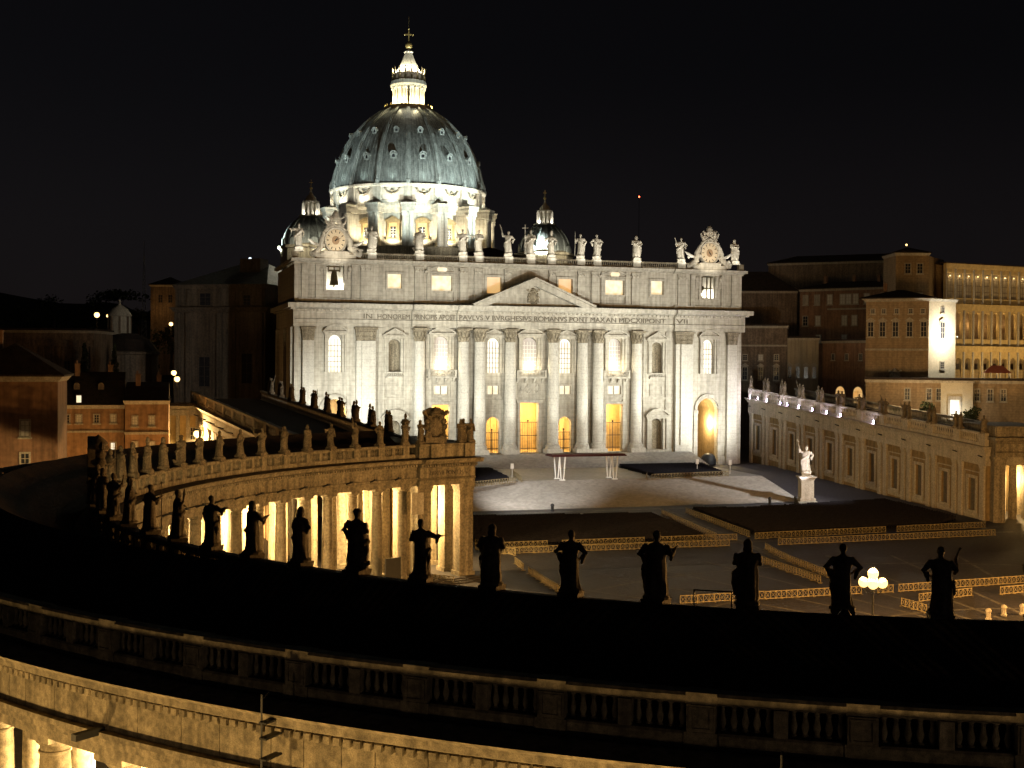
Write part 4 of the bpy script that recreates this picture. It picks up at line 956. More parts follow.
    for r in (67.1, 71.45, 77.65, 82.3):
        for d, w in ((t0+.95, 1.1), (t1-.95, 1.1)):
            M = Matrix.Translation(P(r, d, 0)) @ Matrix.Rotation(A(d)+pi/2, 4, 'Z'); m = MB(M)
            m.box(-w, w, -.95, .95, -8.6, 3.05); m.box(-w-.2, w+.2, -1.15, 1.15, -9.2, -8.6); m.box(-w-.08, w+.08, -1.03, 1.03, 3.05, 3.3); m.box(-w-.22, w+.22, -1.17, 1.17, 3.5, 3.948); m.box(-w-.1, w+.1, -1.05, 1.05, 3.3, 3.5)
            part('pillar', m, TRAV_OLD, root)
        if r > 70:
            m = MB(); x, y, _ = P(r, (t0+t1)/2+.6, 0); m.lathe([(1.0,-9.2),(1.0,-8.8),(.8,-8.5),(.78,-3),(.68,2.9),(.72,3.1),(.9,3.5),(.95,3.948)], x, y, 20); part('column', m, TRAV_OLD, root, True)
LX, LY = -27.085, -179.092
cl = thing('colonnade', (LX, LY, G0), 'long dark roofed colonnade curving from the foreground round to its lit end block', 'colonnade')
LA = [114.6+.7+STEP*k for k in range(0, 37)]
LA = [244.7-STEP*k for k in range(35, -2, -1)]
colonnade(cl, LX, LY, LA, 105.3, 113.3, False, (113.6, 249), (113.6, 249), True)
cr = thing('colonnade', (46.9, -151.9, G0), 'glowing end of the opposite colonnade at the right edge', 'colonnade')
RA_ = [113.4+1.9+STEP*k for k in range(0, 7)]
colonnade(cr, 46.9, -151.9, RA_, 105.3, 113.3, True, None, (113.6, 138), False)
# little dark spouts under the cornice, and the near entablature's beam and rods
for d in [a for a in LA if a < 156]:
    a = R(d+STEP/2); M = Matrix.Translation((LX+66.2*cos(a), LY+66.2*sin(a), 5.0)) @ Matrix.Rotation(a-pi/2, 4, 'Z')
    m = MB(M).tube([(0, 0, 0), (0, -1.0, .35)], [.14, .1], 6); m.box(-.2, .2, -1.25, -.95, .25, .5); part('spout', m, IRON, cl)
def on_arc(d, r, z): return (LX+r*cos(R(d)), LY+r*sin(R(d)), z)
m = MB(Matrix.Translation(on_arc(218.6, 83.1, 0)) @ Matrix.Rotation(R(218.6)+pi/2, 4, 'Z')); m.box(-.16, .16, -1.5, .0, 4.95, 5.25) ; part('spout', m, IRON, cl)
for d in (226.0, 239.2):
    M = Matrix.Translation(on_arc(d, 84.9, 0)) @ Matrix.Rotation(R(d)+pi/2, 4, 'Z'); m = MB(M); m.tube([(0, 0, -6), (0, 0, 8.6)], .04, 5); m.tube([(0, .4, 8.6), (0, 0, 8.4)], .03, 5)
    for z in (5.3, 6.1, 6.9, 7.5): m.box(-.05, .28, -.1, .9, z, z+.07); m.ball((.2, 0, z+.05), .09, 6, 4)
    part('lightning_rod', m, IRON, cl)
# inscription on the end block
dm = 109.2; M = Matrix.Translation((LX+65.6*cos(R(dm)), LY+65.6*sin(R(dm)), 5.42)) @ Matrix.Rotation(R(dm)-pi/2, 4, 'Z')
text('inscription', 'ALEX VII PONT MAX', 0, 0, 0, .62, 7.2, TRAV_DARK, cl, .03, M)
# large carved escutcheons on the parapets
def escutcheon(loc, rz, label, s=2.35):
    m = MB(); rr = random.Random(5); m.box(-1.5*s/2.3, 1.5*s/2.3, -.5, .6, 0, .9); m.tube([(-.9*s*.6,.1,.8),(-.6*s*.6,.1,1.6),(-.9*s*.6,.15,2.4)], [.5,.4,.3], 7); m.tube([(.9*s*.6,.1,.8),(.6*s*.6,.1,1.6),(.9*s*.6,.15,2.4)], [.5,.4,.3], 7)
    arms(m, 0, 0, 2.5*s/2.35+.1, s*.95, rr)
    m.prism([(-1.1*s/2.3,.5),(1.1*s/2.3,.5),(1.35*s/2.3,2.6*s/2.3),(1.5*s/2.3,4.4*s/2.3),(.7*s/2.3,4.9*s/2.3),(-.7*s/2.3,4.9*s/2.3),(-1.5*s/2.3,4.4*s/2.3),(-1.3*s/2.3,2.6*s/2.3)], .25, .8)
    o = part('stone_coat_of_arms', m, STATUE_D, None, True, (0,0,0)); o.location = loc; o.rotation_euler = (0,0,rz)
    return tag(o, label, 'coat of arms')
escutcheon(on_arc(110.6, 66.6, 9.75), R(110.6)-pi/2-.25, 'big carved coat of arms crowning the lit end block of the colonnade')
escutcheon(on_arc(183, 66.6, 9.75), R(183)-pi/2, 'tall black coat of arms seen edge on at the bend of the dark colonnade roof', 2.5)
# statues along the left colonnade
NEARV = {244.7: 11, 241: 7, 237.3: 9, 233.6: 8, 229.9: 7, 226.2: 6, 222.5: 5, 218.8: 4, 215.1: 3, 211.4: 2, 207.7: 1, 203.9: 0}
gN = 'dark saints along the near curve of the colonnade'; gF = 'dim saints along the far curve of the colonnade'
rn = random.Random(3); iF = 0; lab = set()
near = [d for d in LA if d > 199]; far = [d for d in LA if d <= 199]
for i, d in enumerate(sorted(near)):
    key = min(NEARV, key=lambda k: abs(k-d)); v = NEARV[key] if abs(key-d) < 1.6 else rn.choice((10, 2, 9)); off = abs(key-d) < 1.6
    L = 'silhouetted saint, %s, %s from the left on the near balustrade' % (POSE[v], ORD[i])
    sc_ = 1.05 if v in (4, 8) else .98
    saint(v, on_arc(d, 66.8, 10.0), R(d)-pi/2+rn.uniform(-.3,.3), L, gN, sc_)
for i, d in enumerate(sorted(far)):
    v = (i*5+2) % 16; L = 'brown saint, %s, %s from the end block on the curved balustrade' % (POSE[v], ORD[i])
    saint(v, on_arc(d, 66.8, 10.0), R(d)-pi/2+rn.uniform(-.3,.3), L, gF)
gE = 'saints on the lit end block'
for i, (d, r, v) in enumerate(((112.7, 66.7, 2), (106.9, 66.6, 9), (106.2, 67.2, 3), (105.5, 66.6, 1))):
    w = ['left of the coat of arms', 'just right of the coat of arms', 'second right of the coat of arms', 'at the outermost corner'][i]
    saint(v, on_arc(d, r, 10.0), R(d)-pi/2, 'robed saint, %s, on the end block %s' % (POSE[v], w), gE)
# lamps hidden in the aisles of the colonnades (sodium light between the rows)
for d in [a for a in LA if a < 150][::2]:
    light('aisle_lamp', 'POINT', on_arc(d+STEP/2, 74.4, 1.0), 10000, (1, .64, .25), size=.35)
light('aisle_lamp', 'POINT', on_arc(109.3, 74.5, .5), 11000, (1, .64, .25), size=.35)
for d in (209, 213, 217, 221, 225): light('aisle_lamp', 'POINT', on_arc(d+STEP/2, 74.4, 0), 9000, (1, .66, .26), size=.35)
for d in (111, 117, 123, 130): a = R(180-d); light('aisle_lamp', 'POINT', (46.9+75*cos(a), -151.9+75*sin(a), -1), 4200, (1, .64, .25), size=.35)

# ------------------------------------------------------------------ straight corridors joining colonnade and basilica
def corridor(root, A, B, Ain, zA, zB, bA, bB, bays, width, lit_side, mat_wall, nm):
    """outer visible face from A to B (xy); zA, zB rail heights, bA, bB ground; sheared so that it climbs with the ground"""
    M, L_ = frame(A, B)
    Sh = Matrix.Identity(4); Sh[2][0] = (zB-zA)/L_
    MS = M @ Sh; z = zA; H = zA-bA
    def mk(): return MB(MS)
    top = z
    bw = L_/bays; holes = []
    for i in range(bays): holes.append(rect((i+.5)*bw, top-H+4.2, bw*.26, 6.2))
    m = mk().wall([(0, top-H-2.5), (L_, top-H-2.5), (L_, top-6.2), (0, top-6.2)], holes, 0, .8); part('wall', m, mat_wall, root)
    part('architrave', mk().box(-.2, L_+.2, -.55, width+.5, top-6.2, top-5.0) , STONE_TRIM, root)
    part('frieze', mk().box(-.1, L_+.1, -.45, width+.4, top-4.998, top-3.6), STONE_TRIM, root)
    m = mk(); m.box(-.3, L_+.3, -.8, width+.8, top-3.598, top-3.2); m.frus(-.2, L_+.2, -1.0, width+1.0, top-3.198, top-2.5, .5); part('cornice', m, STONE_TRIM, root)
    part('roof', mk().box(.2, L_-.2, .9, width-.9, top-2.498, top-1.7), TILE, root)
    m = mk()
    m.box(0, L_, -.55, .15, top-2.497, top-1.9); m.box(0, L_, -.6, .2, top-.4, top)
    k = int(L_/.55)
    for i in range(k): m.lathe([(.13,top-1.9),(.19,top-1.5),(.09,top-.9),(.14,top-.4)], (i+.5)*L_/k, -.2, 6)
    part('balustrade', m, STONE_TRIM, root)
    m = mk(); m.box(0, L_, width-.15, width+.55, top-2.497, top-1.9); m.box(0, L_, width-.2, width+.6, top-.4, top)
    for i in range(k): m.lathe([(.13,top-1.9),(.19,top-1.5),(.09,top-.9),(.14,top-.4)], (i+.5)*L_/k, width+.2, 6)
    part('balustrade', m, STONE_TRIM, root)
    part('back_wall', mk().box(0, L_, width-.8, width, top-H-2.5, top-6.2), mat_wall, root)
    for i in range(bays+1):
        for s in (-1, 1):
            u = i*bw+s*bw*.115
            if u < 0.2 or u > L_-.2: continue
            m = mk(); w = bw*.07; m.box(u-w, u+w, -.45, -.003, top-H-.5, top-7.0); m.box(u-w-.12, u+w+.12, -.6, -.004, top-H-2.4, top-H-.5); m.frus(u-w-.02, u+w+.02, -.5, -.005, top-6.998, top-6.202, .14); part('pilaster', m, STONE_TRIM, root)
        m = mk(); u = min(max(i*bw, .8), L_-.8); m.box(u-.9, u+.9, -.68, .28, top-2.496, top+.03); part('pedestal', m, STONE_TRIM, root)
        m = mk(); m.tube([(u, -.5, top-4.6), (u, -1.5, top-4.3)], [.14,.1], 5); part('spout', m, IRON, root)
    for i in range(bays):
        u = (i+.5)*bw; w0 = top-H+4.2; wd = bw*.26
        m = mk()
        m.wall(rect(u, w0-.45, wd+1.0, 7.2), [rect(u, w0, wd, 6.2)], -.28, -.003); m.box(u-wd/2-.8, u+wd/2+.8, -.5, -.004, w0-.9, w0-.46)
        w = part('window', m, STONE_TRIM, root)
        part('pane', mk().box(u-wd/2, u+wd/2, .45, .5, w0, w0+6.2), SHUT, w)
        m = mk(); m.box(u-.06, u+.06, .36, .44, w0, w0+6.2)
        for q in (1.6, 3.2, 4.8): m.box(u-wd/2, u+wd/2, .36, .44, w0+q-.05, w0+q+.05)
        part('glazing_bars', m, STONE_DIM, w)
        m = mk().wall(rect(u, w0-1.6, bw*.56, 9.2), [rect(u, w0-.9, bw*.50, 8.3)], -.14, -.006); part('blind_frame', m, STONE_TRIM, w)
    return lambda u, y, z_: MS @ Vector((u, y, top+z_)), L_, bw, M
co_r = thing('corridor', (63, -40, -6.9), 'long ochre windowed wing with paired pilasters rising to the right of the facade', 'building')
fr, Lr, bwr, Mr = corridor(co_r, (60.6, 3), (64.2, -86.2), None, 14.9, 8.3, -4.6, -9.4, 11, 13, 0, OCHRE, 'r')
co_l = thing('corridor', (-66, -60, -6.9), 'warmly lit sloping wing with red brown balustrade to the left of the facade', 'building')
fl, Ll, bwl, Ml = corridor(co_l, (-79, -11), (-66.5, -106), None, 14.6, 9.8, -4.6, -9.8, 11, 14.5, 0, YELLOW, 'l')
gR = 'paired saints on the right wing'; gL = 'paired saints on the left wing'
rz_r = atan2(Mr[1][0], Mr[0][0]); rz_l = atan2(Ml[1][0], Ml[0][0])
for i in range(0, 12):
    for s in (-1, 1):
        u = min(max(i*bwr+s*.72, .6), Lr-.6); v = (i*3+s*2+5) % 16
        if i == 11 and s > 0: continue
        saint(v, fr(u, -.2, .28), rz_r+rn.uniform(-.4,.4), 'saint, %s, %s of %s pair, right wing' % (POSE[v], 'far' if s < 0 else 'near', ORD[i]), gR, .98)
for i in range(1, 12):
    for s in (-1, 1):
        u = min(max(i*bwl+s*.72, .6), Ll-.6); v = (i*5+s*3+4) % 16
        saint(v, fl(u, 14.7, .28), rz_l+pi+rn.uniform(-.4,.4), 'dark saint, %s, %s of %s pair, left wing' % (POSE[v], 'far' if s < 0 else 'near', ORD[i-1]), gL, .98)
# floodlights standing on the cornice of the right wing
FL = MB().box(-.55, .55, -.16, .24, .1, .8); FL.box(-.06, .06, -.05, .05, -.05, .14); FL.box(-.3, .3, -.2, .2, -.07, -.02); FLM = FL.mesh('floodlight'); FLM.materials.append(IRON)
FG = MB().box(-.5, .5, -.2, -.165, .14, .76).mesh('lamp_glass'); FG.materials.append(G_FLOOD)
us = [2.2, 6.0, 10.4, 16.8, 20.0, 25.2, 31.0, 37.0, 42.5, 55.0]
for i, u in enumerate(us):
    o = inst('floodlight', FLM, None, fr(u, -1.15, -2.42), rz_r+R(-25))
    tag(o, 'bright violet white floodlight on the right wing cornice, %s counting from the facade' % ORD[i], 'floodlight', 'floodlights along the right wing')
    g = bpy.data.objects.new('lamp_glass', FG); COL.objects.link(g); g.parent = o
    light('wing_flood', 'POINT', fr(u, -1.6, -1.9), 120, (.86, .8, 1), size=.15)

# statues on the facade and the two colossal saints at the stairs
fv = [1, 8, 4, 11, 0, 12, 13, 15, 10, 7, 6, 11, 9]
FN = ['at the far left corner', 'right of the left clock', 'before the left half of the dome', 'before the right half of the dome', 'before the right edge of the drum', 'just left of the tall central cross', 'at the centre over the pediment',
      'just right of the central figure', 'over the right foot of the pediment', 'right of the pediment foot', 'alone on the right half of the facade', 'just left of the right clock', 'at the far right corner']
for x, v, wh in zip(FST, fv, FN):
    saint(v, (x, -.3, 46.25+.75), rn.uniform(-.25,.1)-.15, 'white saint, %s, on the facade %s' % (POSE[v], wh), 'floodlit statues on the facade roofline', 1.78 if x else 1.95, True)
P0 = Vector((40.0, -61.2, -7.1))
o = saint(12, P0+Vector((0, 0, 6.3)), -.5, 'brilliant white statue on a tall pedestal in front of the right wing', 'colossal saints beside the steps', 1.72, True)
m = MB().box(-1.9, 1.9, -1.9, 1.9, -.1, .5); m.box(-1.6, 1.6, -1.6, 1.6, .5, 1.1); m.box(-1.3, 1.3, -1.3, 1.3, 1.1, 4.7); m.frus(-1.3, 1.3, -1.3, 1.3, 4.7, 5.3, .3); m.box(-1.7, 1.7, -1.7, 1.7, 5.3, 5.55)
pd = part('pedestal', m, STONE_TRIM, None, False, (0,0,0)); pd.location = P0; pd.rotation_euler = (0,0,-.25); tag(pd, 'square stone pedestal under the white statue by the right wing', 'pedestal')
light('statue_spot', 'SPOT', (33, -68, -6.6), 7000, (1, .93, 1), P0+Vector((0,0,8.6)), 26, .4, .2)

# ------------------------------------------------------------------ square furniture
XP = MB(); W_ = 2.4
for x in (0, .8, 1.6, 2.4): XP.box(x-.04, x+.04, -.03, .03, 0, 1.12)
for z in (.10, 1.04): XP.box(0, W_, -.035, .035, z-.05, z+.05)
for x in (0, .8, 1.6):
    for s in (0, 1): XP.tube([(x+.04, 0, .15 if s else .99), (x+.76, 0, .99 if s else .15)], .035, 4)
for x in (.1, 2.3): XP.box(x-.04, x+.04, -.35, .35, 0, .07)
BAR = XP.mesh('crowd_barrier'); BAR.materials.append(WOOD)
def fence(pts, label, group, zf=None, gap=0.03, fr_=None):
    d = Vector((pts[1][0]-pts[0][0], pts[1][1]-pts[0][1], 0)); n = max(1, int(d.length/(W_+gap))); a = atan2(d.y, d.x); d.normalize()
    for i in range(n):
        x = pts[0][0]+d.x*i*(W_+gap); y = pts[0][1]+d.y*i*(W_+gap)
        f = zf or GZ
        if n > 6 and rn.random() < .035: continue
        x += rn.uniform(-.07,.07); y += rn.uniform(-.09,.09)
        o = inst('crowd_barrier', BAR, None, (x, y, f(y)+.004), a+rn.uniform(-.03,.03)); o.rotation_euler[1] = -atan2(f(y+d.y*2.4)-f(y), 2.4)
        tag(o, label, 'crowd barrier', group)
ZP = lambda y: -3.2+.004
fence(((-38.6,-94.7), (8.1,-94.8)), 'wooden cross braced barrier in the farther line below the left chair field', 'farther barrier line, left half')
fence(((11,-94.6), (60.8,-92)), 'wooden cross braced barrier in the farther line below the right chair field', 'farther barrier line, right half')
fence(((-39.8,-98.6), (5.8,-99.3)), 'wooden cross braced barrier in the nearer parallel line, left half', 'nearer barrier line, left half')
fence(((12.4,-100.2), (56.6,-99.2)), 'wooden cross braced barrier in the nearer parallel line, right half', 'nearer barrier line, right half')
fence(((4.2,-93.6), (4.6,-67)), 'wooden barrier along the left side of the central aisle between chair fields', 'aisle barriers, left side')
fence(((10.9,-92.6), (9.9,-66)), 'wooden barrier along the right side of the central aisle between chair fields', 'aisle barriers, right side')
fence(((5.7,-129.5), (8.5,-102.6)), 'wooden barrier in the right run of the lower aisle behind the silhouettes', 'lower aisle barriers, right run')
fence(((2.2,-131.3), (3.0,-104.9)), 'wooden barrier in the left run of the lower aisle behind the silhouettes', 'lower aisle barriers, left run')
fence(((-23.4,-140), (8.5,-139.9)), 'pale barrier in the nearest line, left of the bright street lamp', 'nearest barrier line, left of the lamp')
fence(((9.2,-139.8), (46,-137.2)), 'pale barrier in the nearest line, right of the bright street lamp', 'nearest barrier line, right of the lamp')
fence(((7.6,-146.8), (17.4,-144.8)), 'pale barrier of the short run beside the rightmost silhouetted saint', 'short barrier run by the rightmost saint')
fence(((21.3,-145.3), (40,-142.5)), 'pale barrier of the short run at the right edge', 'short barrier run at the right edge')
fence(((4.0,-153.4), (3.6,-148.1)), 'pale barrier turned towards the viewer beside the street lamp', 'barriers turned towards the viewer')
fence(((-36.1,-130.4), (-35.4,-106)), 'whitish barrier beside the floodlit paving left of the square', 'barriers by the floodlit paving')
fence(((-37.9,-91.6), (-33.7,-100.4)), 'wooden barrier closing the left end of the double line', 'barriers at the end of the double line')
fence(((-27.4,-52), (-15.6,-44.6)), 'pale barrier along the front of the left chairs on the platform', 'barriers before the left platform chairs', ZP)
fence(((-15.4,-44.2), (-12.4,-26)), 'pale barrier along the aisle side of the left platform chairs', 'barriers beside the left platform chairs', ZP)
fence(((12.0,-44.5), (14.9,-38)), 'pale barrier at the corner of the right platform chairs', 'barriers beside the right platform chairs', ZP)
fence(((13.1,-44.6), (33.6,-41.4)), 'pale barrier along the front of the right chairs on the platform', 'barriers before the right platform chairs', ZP)
fence(((-55,-112), (-47,-120)), 'barrier standing at the foot of the lit end block', 'barriers at the foot of the end block', lambda y: G0)
# chair fields: thousands of chairs that read as one dark mass
def chairs(poly, zf, label, seed):
    m = MB(); r_ = random.Random(seed)
    y0 = min(p[1] for p in poly); y1 = max(p[1] for p in poly); x0 = min(p[0] for p in poly); x1 = max(p[0] for p in poly)
    def inside(x, y):
        c = False; n = len(poly)
        for i in range(n):
            a, b = poly[i], poly[i-1]
            if (a[1] > y) != (b[1] > y) and x < (b[0]-a[0])*(y-a[1])/(b[1]-a[1])+a[0]: c = not c
        return c
    y = y0
    while y < y1:
        x = x0
        while x < x1:
            if inside(x, y) and r_.random() > .02:
                z = zf(y); j = r_.uniform(-.04,.04)
                m.box(x-.25, x+.25, y+j-.24, y+j+.24, z+.42, z+.47); m.box(x-.25, x+.25, y+j-.27, y+j-.22, z+.47, z+.92)
                for a in (-.2, .2): m.box(x+a-.02, x+a+.02, y+j-.22, y+j+.2, z, z+.42)
            x += .56
        y += .8
    return tag(part('chair_rows', m, CHAIR, None), label, 'chairs', None, 'stuff')
chairs([(-37,-68), (2,-70.5), (2.6,-92.6), (-37,-92.6)], GZ, 'wide dark field of empty chairs on the left of the square', 1)
chairs([(12,-66), (22,-68), (57,-63), (59,-84), (52,-89), (12.8,-91.4)], GZ, 'wide dark field of empty chairs on the right of the square', 2)
chairs([(-30,-18), (-15,-18), (-17.5,-42.5), (-29.5,-49)], ZP, 'dark block of chairs on the platform left of the canopy', 3)
chairs([(17,-16), (38,-16), (32,-39.5), (15.5,-42.5)], ZP, 'dark block of chairs on the platform right of the canopy', 4)
# canopy
cn = thing('canopy', (-.6, -42, -3.2), 'flat dark red canopy on thin splayed white posts before the facade', 'canopy')
m = MB().box(-8.6, 7.4, -43.9, -39.6, 2.0, 2.2); m.box(-8.8, 7.6, -44.1, -39.4, 1.75, 2.0); part('roof', m, CANVAS, cn)
for x in (-6.4, 5.2):
    for y in (-43.5, -40):
        m = MB()
        for s in (-1, 1): m.tube([(x+s*.25, y, -3.19), (x+s*.62, y, 1.75)], [.13, .16], 7)
        m.box(x-.55, x+.55, y-.3, y+.3, -3.19, -2.95); part('post', m, WHITE, cn)
# bollards, signs
BO = MB().lathe([(.32,0),(.34,.15),(.24,.22),(.25,.8),(.32,.9),(.3,1.05),(.15,1.2),(0,1.24)], 0, 0, 12).mesh('bollard', smooth=True); BO.materials.append(STONE_TRIM)
BOD = BO.copy(); BOD.materials.clear(); BOD.materials.append(IRON)
for x, y, l in ((12.4,-157.4,'round topped stone bollard lit by the lamp, nearest the roof edge at right'), (15.1,-157.4,'round topped stone bollard at the right edge of the picture'), (9.0,-158.9,'round topped stone bollard half hidden by the dark roof lump')):
    tag(inst('bollard', BO, None, (x, y, G0), 0, 1.15), l, 'bollard', 'stone bollards')
for x, y, l in ((-14.8,-62.2,'small dark bollard at the foot of the bright steps, left'), (31.6,-61.6,'small dark bollard at the foot of the steps, right'), (37.6,-61.4,'small dark bollard beside the right end of the bright steps')):
    tag(inst('bollard', BOD, None, (x, y, GZ(y)), 0, 1.2), l, 'bollard', 'dark bollards by the steps')
SGN = MB().box(-.05, .05, -.05, .05, 0, 2.0); SGN.box(-.35, .35, -.04, .04, 2.0, 3.1); SGN = SGN.mesh('sign_post'); SGN.materials.append(WHITE)
for x, y, l in ((28.9,-33.1,'white sign post among the right platform chairs'), (35.0,-37,'white sign post at the right end of the platform chairs'), (-15.0,-36,'white sign post beside the left platform chairs')):
    tag(inst('sign_post', SGN, None, (x, y, -3.2)), l, 'sign post', 'white sign posts on the platform')
# big street lamp (candelabrum)
def candelabrum(loc, label, energy, seen=True):
    t = thing('street_lamp', loc, label, 'street lamp', 'big street lamps in the square'); x, y, z = loc
    m = MB().lathe([(.9,z),(.9,z+.4),(.5,z+.6),(.4,z+1.3),(.2,z+1.6),(.13,z+2.2),(.11,z+5.6),(.25,z+5.7),(.12,z+6.0),(.1,z+7.0)], x, y, 14)
    part('post', m, IRON, t, True)
    for i in range(4):
        a = R(45+90*i+12); q = (x+1.0*cos(a), y+1.0*sin(a))
        m = MB().tube([(x, y, z+5.8), (x+.6*cos(a), y+.6*sin(a), z+5.5), (q[0], q[1], z+5.9), (q[0], q[1], z+6.3)], .06, 6); ar = part('arm', m, IRON, t)
        part('lamp_globe', MB().ball((q[0], q[1], z+6.75), .58, 16, 10), G_LAMP, ar, True)
    part('lamp_globe', MB().ball((x, y, z+7.75), .6, 16, 10), G_LAMP, t, True)
    light('lamp_light', 'POINT', (x, y, z+9.0), energy, SODIUM, size=.5)
candelabrum((-12.0, -166.4, -9.8), 'blazing orange street lamp with globe cluster seen between two silhouetted saints', 17000)
for x, y in ((28, -166), (-12, -207), (28, -207)): light('lamp_light', 'POINT', (x, y, -.8), 27000, SODIUM, size=.5)

# ------------------------------------------------------------------ buildings round about
def fpart(name, M, fn, mat, parent, smooth=False):
    m = MB(M); fn(m); return part(name, m, mat, parent, smooth)
def bwin(M, par, u, z, w, h, glass, trim=STONE_TRIM, arch=False, y=0, ped=False, shut=None):
    m = MB(M); o = arched(u, z, w, h, 8) if arch else rect(u, z, w, h)
    oo = arched(u, z-.15, w+.5, h+.4, 8) if arch else rect(u, z-.2, w+.5, h+.45)
    m.wall(oo, [o], y-.16, y-.003); m.box(u-w/2-.4, u+w/2+.4, y-.34, y-.004, z-.42, z-.16)
    if ped: m.box(u-w/2-.5, u+w/2+.5, y-.4, y-.005, z+h+.28, z+h+.55); m.prism([(u-w/2-.5, z+h+.55), (u+w/2+.5, z+h+.55), (u, z+h+1.25)], y-.36, y-.006)
    r = part('window', m, trim, par)
    part('pane', MB(M).prism(o, y-.05, y-.008), glass, r)
    m = MB(M); m.box(u-.05, u+.05, y-.09, y-.052, z, z+h*(.75 if arch else 1))
    for q in (.35, .68): m.box(u-w/2, u+w/2, y-.085, y-.053, z+h*q-.04, z+h*q+.04)
    part('glazing_bars', m, trim, r)
    if shut:
        for s in (-1, 1): part('shutter', MB(M).box(u+s*(w*.75+.05)-w*.24, u+s*(w*.75+.05)+w*.24, y-.14, y-.01, z, z+h), shut, r)
    return r
def block(name, A, B, depth, zb, zt, mat, label, roof=TILE, eave=.8, rise=3.0, roof_kind='hip', cat='building'):
    M, L_ = frame(A, B); t = thing(name, (A[0], A[1], zb), label, cat)
    part('wall', MB(M).box(0, L_, 0, depth, zb, zt), mat, t)
    part('cornice', MB(M).frus(-.1, L_+.1, -.1, depth+.1, zt-.7, zt, eave*.6), STONE_TRIM, t)
    if roof_kind == 'hip':
        e = eave; m = MB(M); r0 = min(L_, depth)/2*.98
        a = (r0, depth/2) if depth <= L_ else (L_/2, L_/2); b = (L_-r0, depth/2) if depth <= L_ else (L_/2, depth-L_/2)
        m.add([(-e,-e,zt+.004),(L_+e,-e,zt+.004),(L_+e,depth+e,zt+.004),(-e,depth+e,zt+.004),(a[0],a[1],zt+rise),(b[0],b[1],zt+rise),(-e,-e,zt+.25),(L_+e,-e,zt+.25),(L_+e,depth+e,zt+.25),(-e,depth+e,zt+.25)],
              [(0,1,2,3),(0,1,7,6),(1,2,8,7),(2,3,9,8),(3,0,6,9)]+([(6,7,5,4),(7,8,5),(8,9,4,5),(9,6,4)] if depth <= L_ else [(6,7,4),(7,8,5,4),(8,9,5),(9,6,4,5)]))
        part('roof', m, roof, t)
    elif roof_kind == 'mansard':
        e = eave; y1, y2 = depth*.3, depth*.7
        part('roof', MB(M).add([(-.1,-e,zt+.004),(L_+.1,-e,zt+.004),(L_+.1,depth+e,zt+.004),(-.1,depth+e,zt+.004),(0,y1,zt+rise*.75),(L_,y1,zt+rise*.75),(L_,y2,zt+rise*.75),(0,y2,zt+rise*.75),(0,depth/2,zt+rise),(L_,depth/2,zt+rise)],
             [(0,3,2,1),(0,1,5,4),(4,5,9,8),(8,9,6,7),(7,6,2,3),(0,4,8,7,3),(1,2,6,9,5)]), roof, t)
    elif roof_kind == 'flat': part('roof', MB(M).box(-.3, L_+.3, -.3, depth+.3, zt+.003, zt+.5), roof, t)
    return t, M, L_
# ---- right: papal palace corner block
pal, M, L_ = block('palace', (88.8,-5.5), (100.7,-15.3), 14, -6, 38.0, BUFF, 'tall palace corner block with one blazing white lit face', eave=1.6, rise=2.6)
U = lambda px: (px-866)/(929-866)*L_
for z0, h, ped in ((28.4, 3.6, True), (9.0, 4.6, True)):
    for px in (871, 883, 896, 910, 924): bwin(M, pal, U(px), z0, 1.25, h, GLASS_D, ped=ped)
for px in (873, 884, 897, 911, 923): bwin(M, pal, U(px), 34.3, .8, 1.0, GLASS_D)
for z in (15.6, 24.8, 6.2): part('string_course', MB(M).box(-.1, L_+.1, -.25, -.003, z, z+.5), STONE_TRIM, pal)
q = MB(M); arms(q, U(896), -.3, 18.2, 1.9, random.Random(8)); part('coat_of_arms', q, STONE_TRIM, pal, True)
for px in (872, 884, 911, 923): bwin(M, pal, U(px), 16.4, .9, 1.3, GLASS_D)
M2, L2 = frame((100.7,-15.3), (110.9,-12.1))
part('wall', MB(M2).box(0, L2, .003, 2, -6, 37.99), surf('cream_plaster', (.60,.52,.38), (.5,.43,.31), .3, stain=.15, fine=2), pal)
part('cornice', MB(M2).frus(.05, L2+.1, -.1, 2, 37.3, 37.97, .5), STONE_TRIM, pal)
bwin(M2, pal, L2/2, 28.0, 1.7, 4.0, GLASS_D, ped=True); bwin(M2, pal, L2/2, 34.6, 1.1, 1.2, GLASS_D); bwin(M2, pal, L2/2, 20.3, 1.3, 1.6, GLASS_D); bwin(M2, pal, L2/2, 7.0, 2.0, 3.8, BLIND, ped=True)
nrm = (M2.to_3x3() @ Vector((0,-1,0))); c2 = M2 @ Vector((L2/2, 0, 0))
light('palace_flood', 'POINT', (c2.x+nrm.x*4.5, c2.y+nrm.y*4.5, 29.0), 3600, (1, .94, .78), size=.3)
part('parapet_lamp', MB().ball((c2.x+nrm.x*4.5, c2.y+nrm.y*4.5, 28.2), .2, 8, 6), IRON, pal)
# ---- tower block behind
tw, M, L_ = block('tower_block', (112.4,17), (121.2,14.3), 12, -6, 52.4, BUFF, 'brown square tower block rising behind the palace corner', eave=.6, rise=2.0)
for px in (908, 920): bwin(M, tw, (px-896)/33*L_, 46.8, 1.4, 2.6, GLASS_D); bwin(M, tw, (px-896)/33*L_, 38.6, 1.4, 2.6, BLIND)
M2, L2 = frame((121.2,14.3), (133.5,24.6)); part('wall', MB(M2).box(.01, L2, .01, 1.5, -6, 51.6), BUFF, tw)
part('lamp', MB().ball((114.8, 15.6, 54.6), .28, 8, 6), G_SMALL, tw)
